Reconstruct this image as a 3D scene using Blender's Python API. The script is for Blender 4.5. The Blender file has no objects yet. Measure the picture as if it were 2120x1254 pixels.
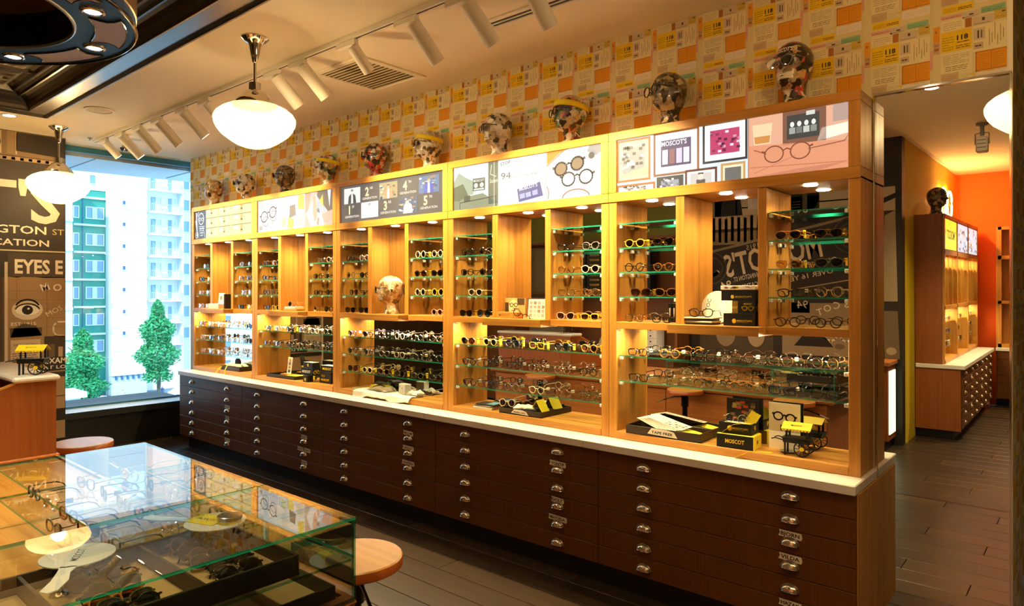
import bpy, math, random
from mathutils import Vector, Matrix
PI = math.pi
sin, cos = math.sin, math.cos
RND = random.Random(7)
S = bpy.context.scene
COL = S.collection

# ------------------------------------------------------------------ camera
cam = bpy.data.cameras.new('camera')
cam.lens = 24.0
cam.sensor_width = 36.0
cam.shift_y = -22.5 / 2120.0
cam.clip_start = 0.05
cam.clip_end = 600
cam_o = bpy.data.objects.new('camera', cam)
cam_o.location = (0, 0, 1.65)
cam_o.rotation_euler = (PI / 2, 0, math.radians(40.8))
COL.objects.link(cam_o)
S.camera = cam_o

# ------------------------------------------------------------------ world, sun, exposure
W = bpy.data.worlds.new('world')
S.world = W
W.use_nodes = True
_bg = W.node_tree.nodes['Background']
_bg.inputs[0].default_value = (0.42, 0.72, 1.0, 1)
_bg.inputs[1].default_value = 1.2
sun = bpy.data.lights.new('sun', 'SUN')
sun.energy = 1.5
sun.color = (1.0, 0.97, 0.92)
sun.angle = 0.02
sun_o = bpy.data.objects.new('sun', sun)
sun_o.rotation_euler = (math.radians(35), math.radians(38), 0)
COL.objects.link(sun_o)
S.view_settings.view_transform = 'Standard'
S.view_settings.look = 'None'
S.view_settings.gamma = 1.0
S.view_settings.use_curve_mapping = False
S.view_settings.exposure = 1.25
cy = S.cycles
cy.max_bounces = 12
cy.diffuse_bounces = 4
cy.glossy_bounces = 6
cy.transmission_bounces = 6
cy.transparent_max_bounces = 24
cy.caustics_reflective = False
cy.caustics_refractive = False
cy.sample_clamp_indirect = 6.0
cy.use_denoising = True
cy.use_light_tree = True

WARM = (1.0, 0.76, 0.40)
WARM2 = (1.0, 0.74, 0.40)

def lamp(kind, name, loc, energy, color=WARM, rot=None, target=None, **kw):
    l = bpy.data.lights.new(name, kind)
    l.energy = energy
    l.color = color
    for k, v in kw.items():
        setattr(l, k, v)
    o = bpy.data.objects.new(name, l)
    o.location = loc
    if target is not None:
        d = Vector(target) - Vector(loc)
        o.rotation_euler = d.to_track_quat('-Z', 'Y').to_euler()
    elif rot is not None:
        o.rotation_euler = rot
    COL.objects.link(o)
    return o

# ------------------------------------------------------------------ colour
def lin(c):
    return c / 12.92 if c <= 0.04045 else ((c + 0.055) / 1.055) ** 2.4

_hex = {}
def hx(h):
    if isinstance(h, (tuple, list)):
        return tuple(h[:3]) + (1.0,)
    if h not in _hex:
        _hex[h] = tuple(lin(int(h[i:i + 2], 16) / 255) for i in (0, 2, 4)) + (1.0,)
    return _hex[h]

# ------------------------------------------------------------------ materials
MATS = {}
def _new(name):
    m = bpy.data.materials.new(name)
    m.use_nodes = True
    MATS[name] = m
    nt = m.node_tree
    return m, nt, nt.nodes['Principled BSDF']

def mat(name, color, rough=0.5, metal=0.0, emit=None, estr=0.0, spec=0.5, bump=None, var=None, coat=0.0):
    m, nt, b = _new(name)
    b.inputs['Base Color'].default_value = hx(color)
    b.inputs['Roughness'].default_value = rough
    b.inputs['Metallic'].default_value = metal
    b.inputs['Specular IOR Level'].default_value = spec
    if coat:
        b.inputs['Coat Weight'].default_value = coat
        b.inputs['Coat Roughness'].default_value = 0.08
    if emit is not None:
        b.inputs['Emission Color'].default_value = hx(emit)
        b.inputs['Emission Strength'].default_value = estr
    if bump or var:
        tc = nt.nodes.new('ShaderNodeTexCoord')
        nz = nt.nodes.new('ShaderNodeTexNoise')
        nz.inputs['Scale'].default_value = (bump or var)[0]
        nz.inputs['Detail'].default_value = 4
        nt.links.new(tc.outputs['Object'], nz.inputs['Vector'])
        if bump:
            bp = nt.nodes.new('ShaderNodeBump')
            bp.inputs['Strength'].default_value = bump[1]
            bp.inputs['Distance'].default_value = 0.01
            nt.links.new(nz.outputs['Fac'], bp.inputs['Height'])
            nt.links.new(bp.outputs['Normal'], b.inputs['Normal'])
        if var:
            rp = nt.nodes.new('ShaderNodeMix')
            rp.data_type = 'RGBA'
            rp.inputs['A'].default_value = hx(color)
            rp.inputs['B'].default_value = hx(var[1])
            nt.links.new(nz.outputs['Fac'], rp.inputs['Factor'])
            nt.links.new(rp.outputs['Result'], b.inputs['Base Color'])
    return m

def wood(name, c1, c2, axis='Z', rough=0.38, fine=26.0, spec=0.4, along=0.9, cx=0.0):
    m, nt, b = _new(name)
    g = nt.nodes.new('ShaderNodeNewGeometry')
    mp = nt.nodes.new('ShaderNodeMapping')
    sc = [fine, fine, fine]
    sc['XYZ'.index(axis)] = along
    mp.inputs['Scale'].default_value = sc
    nz = nt.nodes.new('ShaderNodeTexNoise')
    nz.inputs['Scale'].default_value = 1.6
    nz.inputs['Detail'].default_value = 5
    nz.inputs['Distortion'].default_value = 0.4
    rp = nt.nodes.new('ShaderNodeValToRGB')
    rp.color_ramp.elements[0].position = 0.3
    rp.color_ramp.elements[0].color = hx(c1)
    rp.color_ramp.elements[1].position = 0.72
    rp.color_ramp.elements[1].color = hx(c2)
    nt.links.new(g.outputs['Position'], mp.inputs['Vector'])
    nt.links.new(mp.outputs['Vector'], nz.inputs['Vector'])
    nt.links.new(nz.outputs['Fac'], rp.inputs['Fac'])
    nt.links.new(rp.outputs['Color'], b.inputs['Base Color'])
    b.inputs['Roughness'].default_value = rough
    b.inputs['Specular IOR Level'].default_value = spec
    return m

def thin_glass(name, tint=(1, 1, 1), ior=1.5, rough=0.0, gl=(1, 1, 1), boost=None):
    m, nt, b = _new(name)
    nt.nodes.remove(b)
    out = nt.nodes['Material Output']
    fr = nt.nodes.new('ShaderNodeFresnel')
    fr.inputs['IOR'].default_value = ior
    tr = nt.nodes.new('ShaderNodeBsdfTransparent')
    tr.inputs['Color'].default_value = tuple(tint) + (1,)
    gs = nt.nodes.new('ShaderNodeBsdfGlossy')
    gs.inputs['Color'].default_value = tuple(gl) + (1,)
    gs.inputs['Roughness'].default_value = rough
    mx = nt.nodes.new('ShaderNodeMixShader')
    nt.links.new(fr.outputs[0], mx.inputs[0])
    nt.links.new(tr.outputs[0], mx.inputs[1])
    nt.links.new(gs.outputs[0], mx.inputs[2])
    nt.links.new(mx.outputs[0], out.inputs['Surface'])
    return m

def print_mat(name, emit=0.0, rough=0.6, spec=0.3, coat=0.0):
    """flat print: the colours come from the printed shapes' colour attribute"""
    m, nt, b = _new(name)
    a = nt.nodes.new('ShaderNodeAttribute')
    a.attribute_name = 'Col'
    b.inputs['Roughness'].default_value = rough
    b.inputs['Specular IOR Level'].default_value = spec
    if coat:
        b.inputs['Coat Weight'].default_value = coat
        b.inputs['Coat Roughness'].default_value = 0.05
    if emit:
        b.inputs['Base Color'].default_value = (.03, .03, .03, 1)
    else:
        nt.links.new(a.outputs['Color'], b.inputs['Base Color'])
    if emit:
        nt.links.new(a.outputs['Color'], b.inputs['Emission Color'])
        b.inputs['Emission Strength'].default_value = emit
    return m

def collage_mat(name, seed, dark, cols):
    """pasted newspaper clippings: cells of paper colours with lines of type"""
    m, nt, b = _new(name)
    tc = nt.nodes.new('ShaderNodeTexCoord')
    mp = nt.nodes.new('ShaderNodeMapping')
    mp.inputs['Location'].default_value = (seed * 3.7, seed * 1.3, seed * 2.1)
    mp.inputs['Rotation'].default_value = (0.3 * seed, 0.5, 0.2 * seed)
    nt.links.new(tc.outputs['Object'], mp.inputs['Vector'])
    v = nt.nodes.new('ShaderNodeTexVoronoi')
    v.distance = 'CHEBYCHEV'
    v.inputs['Scale'].default_value = 30
    nt.links.new(mp.outputs['Vector'], v.inputs['Vector'])
    sp = nt.nodes.new('ShaderNodeSeparateColor')
    nt.links.new(v.outputs['Color'], sp.inputs['Color'])
    rp = nt.nodes.new('ShaderNodeValToRGB')
    rp.color_ramp.interpolation = 'CONSTANT'
    el = rp.color_ramp.elements
    n = len(cols)
    el[0].position = 0
    el[0].color = hx(cols[0])
    el[1].position = 1.0 / n
    el[1].color = hx(cols[1])
    for i in range(2, n):
        e = el.new(i / n)
        e.color = hx(cols[i])
    nt.links.new(sp.outputs[0], rp.inputs['Fac'])
    wv = nt.nodes.new('ShaderNodeTexWave')
    wv.inputs['Scale'].default_value = 60
    wv.inputs['Distortion'].default_value = 5.0
    wv.inputs['Detail'].default_value = 3
    wv.inputs['Detail Scale'].default_value = 5
    wv.bands_direction = 'Z'
    nt.links.new(tc.outputs['Object'], wv.inputs['Vector'])
    th = nt.nodes.new('ShaderNodeMath')
    th.operation = 'GREATER_THAN'
    th.inputs[1].default_value = 0.78
    nt.links.new(wv.outputs['Fac'], th.inputs[0])
    v2 = nt.nodes.new('ShaderNodeTexNoise')
    v2.inputs['Scale'].default_value = 24
    nt.links.new(mp.outputs['Vector'], v2.inputs['Vector'])
    th2 = nt.nodes.new('ShaderNodeMath')
    th2.operation = 'GREATER_THAN'
    th2.inputs[1].default_value = 0.52
    nt.links.new(v2.outputs['Fac'], th2.inputs[0])
    mu = nt.nodes.new('ShaderNodeMath')
    mu.operation = 'MULTIPLY'
    nt.links.new(th.outputs[0], mu.inputs[0])
    nt.links.new(th2.outputs[0], mu.inputs[1])
    mx = nt.nodes.new('ShaderNodeMix')
    mx.data_type = 'RGBA'
    nt.links.new(mu.outputs[0], mx.inputs['Factor'])
    nt.links.new(rp.outputs['Color'], mx.inputs['A'])
    mx.inputs['B'].default_value = hx(dark)
    nt.links.new(mx.outputs['Result'], b.inputs['Base Color'])
    b.inputs['Roughness'].default_value = 0.3
    b.inputs['Coat Weight'].default_value = 0.5
    return m

# ------------------------------------------------------------------ mesh builder
class MB:
    def __init__(self):
        self.v = []
        self.f = []
        self.m = []
        self.cur = 0
    def face(self, idx):
        self.f.append(idx)
        self.m.append(self.cur)
    def add(self, verts, faces):
        o = len(self.v)
        self.v.extend([tuple(p) for p in verts])
        for f in faces:
            self.face([i + o for i in f])
        return self
    def box(self, x0, x1, y0, y1, z0, z1):
        return self.add([(x0, y0, z0), (x1, y0, z0), (x1, y1, z0), (x0, y1, z0), (x0, y0, z1), (x1, y0, z1), (x1, y1, z1), (x0, y1, z1)],
                        [(0, 3, 2, 1), (4, 5, 6, 7), (0, 1, 5, 4), (1, 2, 6, 5), (2, 3, 7, 6), (3, 0, 4, 7)])
    def bbox(self, x0, x1, y0, y1, z0, z1, b=0.004):
        """box with all edges chamfered"""
        xs, ys, zs = (x0, x1), (y0, y1), (z0, z1)
        vid = {}
        vs = []
        for i in (0, 1):
            for j in (0, 1):
                for k in (0, 1):
                    c = (xs[i], ys[j], zs[k])
                    d = (1 if i == 0 else -1, 1 if j == 0 else -1, 1 if k == 0 else -1)
                    for a in range(3):
                        p = list(c)
                        for q in range(3):
                            if q != a:
                                p[q] += d[q] * b
                        vid[(i, j, k, a)] = len(vs)
                        vs.append(tuple(p))
        fs = []
        for a in range(3):
            for s in (0, 1):
                o = [q for q in range(3) if q != a]
                loop = []
                for (u, w) in ((0, 0), (1, 0), (1, 1), (0, 1)):
                    k = [0, 0, 0]
                    k[a] = s
                    k[o[0]] = u
                    k[o[1]] = w
                    loop.append(vid[(k[0], k[1], k[2], a)])
                if (s == 1) == (a == 1):
                    loop.reverse()
                fs.append(loop)
        for a in range(3):
            o = [q for q in range(3) if q != a]
            for u in (0, 1):
                for w in (0, 1):
                    k0 = [0, 0, 0]
                    k1 = [0, 0, 0]
                    for k, t in ((k0, 0), (k1, 1)):
                        k[a] = t
                        k[o[0]] = u
                        k[o[1]] = w
                    fs.append([vid[tuple(k0) + (o[0],)], vid[tuple(k1) + (o[0],)], vid[tuple(k1) + (o[1],)], vid[tuple(k0) + (o[1],)]])
        for i in (0, 1):
            for j in (0, 1):
                for k in (0, 1):
                    fs.append([vid[(i, j, k, 0)], vid[(i, j, k, 1)], vid[(i, j, k, 2)]])
        return self.add(vs, fs)
    def prism(self, pts, axis, a, b):
        """extrude a 2-D outline along an axis between a and b; pts are the other two coordinates in order"""
        n = len(pts)
        def P(p, t):
            if axis == 'X':
                return (t, p[0], p[1])
            if axis == 'Y':
                return (p[0], t, p[1])
            return (p[0], p[1], t)
        vs = [P(p, a) for p in pts] + [P(p, b) for p in pts]
        fs = [tuple(range(n)), tuple(range(2 * n - 1, n - 1, -1))]
        for i in range(n):
            j = (i + 1) % n
            fs.append((i, i + n, j + n, j))
        return self.add(vs, fs)
    def lathe(self, prof, cx=0, cy=0, segs=24, cap=True):
        o = len(self.v)
        n = len(prof)
        for (r, z) in prof:
            for s in range(segs):
                a = 2 * PI * s / segs
                self.v.append((cx + r * cos(a), cy + r * sin(a), z))
        for i in range(n - 1):
            for s in range(segs):
                t = (s + 1) % segs
                self.face([o + i * segs + s, o + i * segs + t, o + (i + 1) * segs + t, o + (i + 1) * segs + s])
        if cap:
            self.face([o + s for s in range(segs)][::-1])
            self.face([o + (n - 1) * segs + s for s in range(segs)])
        return self
    def tube(self, path, r, segs=8, closed=False, flat=1.0, up=(0, 0, 1)):
        """tube along a path; r one radius or one per point; flat squeezes it along 'up'"""
        P = [Vector(p) for p in path]
        n = len(P)
        rr = r if isinstance(r, (list, tuple)) else [r] * n
        o = len(self.v)
        up = Vector(up)
        for i in range(n):
            a = P[(i - 1) % n] if (closed or i > 0) else P[i]
            b = P[(i + 1) % n] if (closed or i < n - 1) else P[i]
            t = (b - a)
            if t.length < 1e-9:
                t = Vector((0, 0, 1))
            t.normalize()
            s = t.cross(up)
            if s.length < 1e-4:
                s = t.cross(Vector((0, 1, 0)))
                if s.length < 1e-4:
                    s = t.cross(Vector((1, 0, 0)))
            s.normalize()
            w = s.cross(t)
            for k in range(segs):
                an = 2 * PI * k / segs
                self.v.append(tuple(P[i] + s * (rr[i] * cos(an)) + w * (rr[i] * flat * sin(an))))
        m = n if closed else n - 1
        for i in range(m):
            j = (i + 1) % n
            for k in range(segs):
                l = (k + 1) % segs
                self.face([o + i * segs + k, o + i * segs + l, o + j * segs + l, o + j * segs + k])
        if not closed:
            self.face([o + k for k in range(segs)][::-1])
            self.face([o + (n - 1) * segs + k for k in range(segs)])
        return self
    def cyl(self, a, b, r, segs=16, r2=None):
        return self.tube([a, b], [r, r if r2 is None else r2], segs)
    def sphere(self, c, r, seg=16, ring=10, sz=1.0):
        return self.lathe([(max(1e-4, r * sin(PI * i / ring)), c[2] - r * sz * cos(PI * i / ring)) for i in range(ring + 1)], c[0], c[1], seg, cap=False)
    def xf(self, M, start=0):
        for i in range(start, len(self.v)):
            self.v[i] = tuple(M @ Vector(self.v[i]))
        return self
    def mesh(self, name, smooth=False):
        me = bpy.data.meshes.new(name)
        me.from_pydata(self.v, [], self.f)
        if any(self.m):
            me.polygons.foreach_set('material_index', self.m)
        if smooth:
            me.polygons.foreach_set('use_smooth', [True] * len(me.polygons))
            me.update()
            try:
                me.set_sharp_from_angle(angle=math.radians(38))
            except Exception:
                pass
        me.update()
        return me

def M_(x):
    return MATS[x] if isinstance(x, str) else x

def obj(name, mb, mats, parent=None, loc=None, rotz=None, smooth=False):
    me = mb.mesh(name, smooth) if isinstance(mb, MB) else mb
    o = bpy.data.objects.new(name, me)
    COL.objects.link(o)
    if not isinstance(mats, (list, tuple)):
        mats = [mats]
    if len(me.materials) == 0:
        for m in mats:
            me.materials.append(M_(m))
    if loc is not None:
        o.location = loc
    if rotz is not None:
        o.rotation_euler = (0, 0, rotz)
    if parent is not None:
        o.parent = parent
    return o

def thing(name, label, cat, loc=(0, 0, 0), rot=0.0, group=None):
    o = bpy.data.objects.new(name, None)
    o.empty_display_size = 0.05
    COL.objects.link(o)
    o.location = loc
    o.rotation_euler = (0, 0, rot) if not isinstance(rot, tuple) else rot
    return tag(o, label, cat, group)

def tag(o, label, cat, group=None):
    o['label'] = label
    o['category'] = cat
    if group:
        o['group'] = group
    return o

def struct(name, mb, mats, parent=None, smooth=False):
    o = obj(name, mb, mats, parent, smooth=smooth)
    if parent is None:
        o['kind'] = 'structure'
    return o

def copy_under(src, parent=None, loc=None, rot=None):
    c = src.copy()
    COL.objects.link(c)
    if parent is not None:
        c.parent = parent
    if loc is not None:
        c.location = loc
    if rot is not None:
        c.rotation_euler = rot
    return c

def copy_tree(o, parent=None):
    c = copy_under(o, parent)
    for ch in o.children:
        copy_tree(ch, c)
    return c

# ------------------------------------------------------------------ flat print
_glyph = {}
def text_polys(s, bold=0.0, spacing=1.0):
    key = (s, bold, spacing)
    if key in _glyph:
        return _glyph[key]
    cu = bpy.data.curves.new('t', 'FONT')
    cu.body = s
    cu.size = 1.0
    cu.resolution_u = 2
    cu.offset = bold
    cu.space_character = spacing
    cu.fill_mode = 'FRONT'
    o = bpy.data.objects.new('t', cu)
    COL.objects.link(o)
    dg = bpy.context.evaluated_depsgraph_get()
    me = bpy.data.meshes.new_from_object(o.evaluated_get(dg))
    vs = [(v.co.x, v.co.y) for v in me.vertices]
    fs = [tuple(p.vertices) for p in me.polygons]
    bpy.data.objects.remove(o)
    bpy.data.curves.remove(cu)
    bpy.data.meshes.remove(me)
    x0 = min(v[0] for v in vs) if vs else 0
    x1 = max(v[0] for v in vs) if vs else 1
    _glyph[key] = (vs, fs, x0, x1)
    return _glyph[key]

class Art:
    """coloured flat shapes, each laid a hair above the one before"""
    def __init__(self, step=0.00012):
        self.v = []
        self.f = []
        self.c = []
        self.z = 0.0
        self.step = step
    def lay(self, n=None):
        self.z = self.z + self.step if n is None else n * self.step
    def poly(self, pts, c, tris=None):
        o = len(self.v)
        self.v.extend([(p[0], p[1], self.z) for p in pts])
        col = hx(c)
        for t in (tris or [tuple(range(len(pts)))]):
            self.f.append([i + o for i in t])
            self.c.append(col)
        return self
    def rect(self, x, y, w, h, c):
        return self.poly([(x, y), (x + w, y), (x + w, y + h), (x, y + h)], c)
    def ell(self, cx, cy, rx, ry, c, n=20, a0=0, a1=2 * PI):
        return self.poly([(cx + rx * cos(a0 + (a1 - a0) * i / n), cy + ry * sin(a0 + (a1 - a0) * i / n)) for i in range(n + (0 if abs(a1 - a0 - 2 * PI) < 1e-6 else 1))], c)
    def line(self, pts, w, c, closed=False):
        n = len(pts)
        m = n if closed else n - 1
        for i in range(m):
            a, b = pts[i], pts[(i + 1) % n]
            dx, dy = b[0] - a[0], b[1] - a[1]
            L = math.hypot(dx, dy) or 1
            nx, ny = -dy / L * w / 2, dx / L * w / 2
            ex, ey = dx / L * w * .3, dy / L * w * .3
            self.poly([(a[0] - nx - ex, a[1] - ny - ey), (b[0] - nx + ex, b[1] - ny + ey), (b[0] + nx + ex, b[1] + ny + ey), (a[0] + nx - ex, a[1] + ny - ey)], c)
        return self
    def ring(self, cx, cy, rx, ry, w, c, n=20, a0=0, a1=2 * PI):
        cl = abs(a1 - a0 - 2 * PI) < 1e-6
        return self.line([(cx + rx * cos(a0 + (a1 - a0) * i / n), cy + ry * sin(a0 + (a1 - a0) * i / n)) for i in range(n + (0 if cl else 1))], w, c, cl)
    def text(self, s, x, y, h, c, bold=0.0, align='L', sx=1.0, rot=0.0, w=None, spacing=1.0):
        vs, fs, x0, x1 = text_polys(s, bold, spacing)
        k = h / 0.72
        if w is not None:
            sx = w / ((x1 - x0) * k)
        off = -x0 if align == 'L' else (-(x0 + x1) / 2 if align == 'C' else -x1)
        ca, sa = cos(rot), sin(rot)
        pts = []
        for (u, v) in vs:
            p, q = (u + off) * k * sx, v * k
            pts.append((x + p * ca - q * sa, y + p * sa + q * ca))
        return self.poly(pts, c, fs)
    def type_lines(self, x, y, w, h, n, c, fill=0.45, rnd=None):
        """lines of small type"""
        r = rnd or RND
        for i in range(n):
            yy = y + h - (i + 1) * h / n
            x_ = x
            while x_ < x + w * 0.97:
                ww = min(r.uniform(.08, .35) * w, x + w - x_)
                if i % 4 == 3 and x_ > x + w * .5:
                    break
                self.rect(x_, yy, ww, h / n * fill, c)
                x_ += ww + w * .04
        return self
    def spec(self, cx, cy, s, c, w=None, lens=None, rot=0.0, sq=1.0):
        """a drawn pair of spectacles, s wide"""
        w = w or s * .04
        ca, sa = cos(rot), sin(rot)
        def T(p):
            return (cx + p[0] * ca - p[1] * sa, cy + p[0] * sa + p[1] * ca)
        for sg in (-1, 1):
            pts = [T((sg * s * .26 + s * .19 * cos(2 * PI * i / 18), s * .165 * sq * sin(2 * PI * i / 18))) for i in range(18)]
            if lens:
                self.poly(pts, lens)
            self.lay()
            self.line(pts, w, c, True)
            self.line([T((sg * s * .44, s * .06)), T((sg * s * .5, s * .08))], w * 1.4, c)
        self.line([T((-s * .08, s * .05)), T((0, s * .085)), T((s * .08, s * .05))], w, c)
        return self
    def mesh(self, name, origin, u, v, n):
        O, U, V, N = Vector(origin), Vector(u), Vector(v), Vector(n)
        me = bpy.data.meshes.new(name)
        me.from_pydata([tuple(O + U * p[0] + V * p[1] + N * p[2]) for p in self.v], [], self.f)
        at = me.color_attributes.new('Col', 'FLOAT_COLOR', 'CORNER')
        dat = []
        for p, c in zip(me.polygons, self.c):
            dat.extend(list(c) * p.loop_total)
        at.data.foreach_set('color', dat)
        me.update()
        return me
    def obj(self, name, origin, u, v, n, m, parent=None, kind=None):
        o = obj(name, self.mesh(name, origin, u, v, n), m, parent)
        if kind:
            o['kind'] = kind
        return o
# ------------------------------------------------------------------ the materials of the place
wood('oak_v', 'B5772A', 'D29844', 'Z')
wood('oak_h', 'B5772A', 'D29844', 'X')
wood('oak_y', 'B5772A', 'D29844', 'Y')
wood('drawer_wood_shaded', '58300A', '663A0E', 'Z', rough=0.42, fine=40)  # oak darkened: the dim light on the drawer fronts is put into the colour
wood('island_wood', 'A6612A', 'BC7434', 'X', rough=0.35)
wood('island_dark', '8A4A1C', '9C5A26', 'Z', rough=0.35)
wood('seat_wood', 'AC7628', 'C08A38', 'X', rough=0.3, fine=22)
wood('floor_a', '2C2115', '3E2F1C', 'X', rough=0.36, fine=30, along=1.2)
wood('floor_b', '251C12', '352818', 'X', rough=0.36, fine=30, along=1.1)
wood('floor_c', '322617', '443320', 'X', rough=0.36, fine=30, along=1.3)
mat('stone', 'EFE9DC', 0.25, var=(5, 'E2DACB'))
mat('ceiling_paint', 'F6EBD2', 0.8)
mat('ceiling_dim', 'E0CFA6', 0.8)
mat('black', '0C0B0A', 0.5)
mat('black_gloss', '0A0A0A', 0.12, coat=0.6)
mat('dark_base', '080706', 0.6)
mat('chrome', 'D8D4CC', 0.08, 1.0)
mat('nickel', 'C9BFAE', 0.22, 1.0)
mat('steel', 'A8A6A0', 0.3, 1.0)
mat('tin', 'B4AA98', 0.26, .75)
mat('pewter', '6E675E', 0.27, 1.0)
mat('white_paint', 'F2ECDF', 0.55)
mat('white_plastic', 'EDE8DC', 0.4)
mat('yellow', 'F2D312', 0.55)
mat('yellow_card', 'F4DC28', 0.6)
mat('yellow_wall', 'C9AE12', 0.7)
mat('orange_wall', 'FF6A08', 0.7)
mat('tray_wood', '33230F', 0.45)
mat('tray_felt', 'A5854F', 0.9)
mat('paper', 'EFE6CF', 0.8)
mat('cloth', 'EFE9DA', 0.9, bump=(60, 0.2))
mat('brown_paint', '7A4A22', 0.5)
mat('grey_paint', '8C8674', 0.7)
mat('green_paint', '8E9440', 0.7)
mat('acrylic', 'F4F6F2', 0.1, spec=0.8)
m, nt, b = _new('glass_edge')
b.inputs['Base Color'].default_value = hx('27B48E')
b.inputs['Roughness'].default_value = 0.1
_t = nt.nodes.new('ShaderNodeBsdfTransparent')
_t.inputs['Color'].default_value = (.42, .86, .72, 1)
_x = nt.nodes.new('ShaderNodeMixShader')
_x.inputs[0].default_value = 0.42
nt.links.new(_t.outputs[0], _x.inputs[1])
nt.links.new(b.outputs[0], _x.inputs[2])
nt.links.new(_x.outputs[0], nt.nodes['Material Output'].inputs['Surface'])
thin_glass('glass', (0.955, 0.985, 0.97), ior=1.7)
thin_glass('glass_top', (0.95, 0.985, 0.965), ior=1.75)
m, nt, b = _new('glass_back')          # the far face of a pane: passes light on
_t = nt.nodes.new('ShaderNodeBsdfTransparent')
_t.inputs['Color'].default_value = (.97, .99, .98, 1)
nt.links.new(_t.outputs[0], nt.nodes['Material Output'].inputs['Surface'])
thin_glass('window_glass', (0.97, 0.99, 1.0), ior=1.35)
m, nt, b = _new('mirror')
b.inputs['Base Color'].default_value = (0.90, 0.91, 0.90, 1)
b.inputs['Metallic'].default_value = 1
b.inputs['Roughness'].default_value = 0.0
print_mat('print_paper', rough=0.6)
print_mat('print_gloss', rough=0.35, coat=0.3)
print_mat('wallpaper', rough=0.75)
print_mat('lightbox', emit=0.55, rough=0.3)
mat('led', 'FFFFFF', 0.5, emit='FFF0D4', estr=22.0)
m = mat('opal', 'FFF3DA', 0.25, emit='FFDCAA', estr=0.24, coat=0.5)
nt = m.node_tree
_t = nt.nodes.new('ShaderNodeBsdfTransparent')
_t.inputs['Color'].default_value = (1, .96, .88, 1)
_x = nt.nodes.new('ShaderNodeMixShader')
_x.inputs[0].default_value = 0.8
nt.links.new(_t.outputs[0], _x.inputs[1])
nt.links.new(nt.nodes['Principled BSDF'].outputs[0], _x.inputs[2])
nt.links.new(_x.outputs[0], nt.nodes['Material Output'].inputs['Surface'])
mat('neon', 'FFD9A0', 0.4, emit='FFC080', estr=14.0)
mat('frosted_lit', 'E8EEDC', 0.5, emit='C9D8B0', estr=0.9)

# ------------------------------------------------------------------ floor
f = struct('floor', MB().box(-12, 2.3, -4.6, 4.8, -0.12, -0.012), 'dark_base')
plank_me = {}
for k, mn in enumerate(('floor_a', 'floor_b', 'floor_c')):
    mb = MB().bbox(0, 1.396, 0, 0.176, -0.0115, 0, 0.0016)
    plank_me[mn] = mb.mesh('plank')
    plank_me[mn].materials.append(MATS[mn])
def planks(x0, x1, y0, y1):
    r = random.Random(3)
    j = 0
    y = y0
    while y < y1:
        x = x0 - 1.4 + (j % 4) * 0.35
        while x < x1:
            o = bpy.data.objects.new('plank', plank_me[r.choice(('floor_a', 'floor_b', 'floor_c'))])
            o.location = (x, y, 0)
            o.parent = f
            COL.objects.link(o)
            x += 1.4
        y += 0.18
        j += 1
planks(-7.9, 1.6, 1.0, 3.4)
planks(-1.5, 1.5, -4.2, 1.0)

# ------------------------------------------------------------------ ceiling with the recessed tray
CZ = 3.21
mb = MB()
mb.box(-8.6, 2.4, 1.892, 4.9, CZ, 3.5)
mb.box(-8.6, -7.082, -1.0, 1.892, CZ, 3.5)
mb.box(-1.7, 2.4, -4.7, 1.892, CZ, 3.5)
mb.box(-7.082, -1.7, -1.0, -0.5, CZ, 3.5)
mb.box(-7.082, -1.7, -0.5, 1.892, 3.40, 3.5)
mb.box(-8.6, -1.7, -4.7, -1.0, CZ, 3.5)
ceil = struct('ceiling', mb, 'ceiling_paint')
# pressed tin tiles
def tin_tile():
    n = 14
    t = 0.585
    mb = MB()
    for i in range(n + 1):
        for j in range(n + 1):
            u, w = abs(i / n - .5) * 2, abs(j / n - .5) * 2
            d = max(u, w)
            a = math.atan2(j / n - .5, i / n - .5)
            z = 0.0
            if d > .93:
                z = -0.012
            elif d > .78:
                z = 0.012
            elif d > .66:
                z = -0.010
            else:
                z = 0.012 * cos(a * 8) * (0.3 + d) - 0.014 * (abs(u - w) < .12)
            mb.v.append((i / n * t, j / n * t, z))
    for i in range(n):
        for j in range(n):
            p = i * (n + 1) + j
            mb.face([p, p + 1, p + n + 2, p + n + 1])
    return mb
tt = None
for i in range(9):
    for j in range(4):
        if tt is None:
            tt = obj('tin_tile', tin_tile(), 'tin', ceil)
            o = tt
        else:
            o = copy_under(tt, ceil)
        o.location = (-6.80 + i * 0.59, 1.575 - 0.59 * (j + 1), 3.335)
# stepped metal moulding around the tray
prof = [(-0.012, 3.212), (-0.012, 3.196), (0.012, 3.186), (0.022, 3.196), (0.034, 3.186), (0.040, 3.200), (0.160, 3.206), (0.165, 3.190), (0.182, 3.186), (0.192, 3.200),
        (0.200, 3.224), (0.215, 3.250), (0.238, 3.270), (0.262, 3.280), (0.268, 3.272), (0.282, 3.272), (0.290, 3.288), (0.312, 3.300), (0.320, 3.296), (0.332, 3.300), (0.340, 3.345)]
mb = MB()
n = len(prof)
for (d, z) in prof:
    mb.v += [(-1.7 - d, 1.892 - d, z), (-7.082 + d, 1.892 - d, z), (-7.082 + d, -0.5 + d, z), (-1.7 - d, -0.5 + d, z)]
for i in range(n - 1):
    for k in range(4):
        mb.face([i * 4 + k, i * 4 + (k + 1) % 4, (i + 1) * 4 + (k + 1) % 4, (i + 1) * 4 + k])
struct('trim_1', mb, 'pewter')

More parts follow.
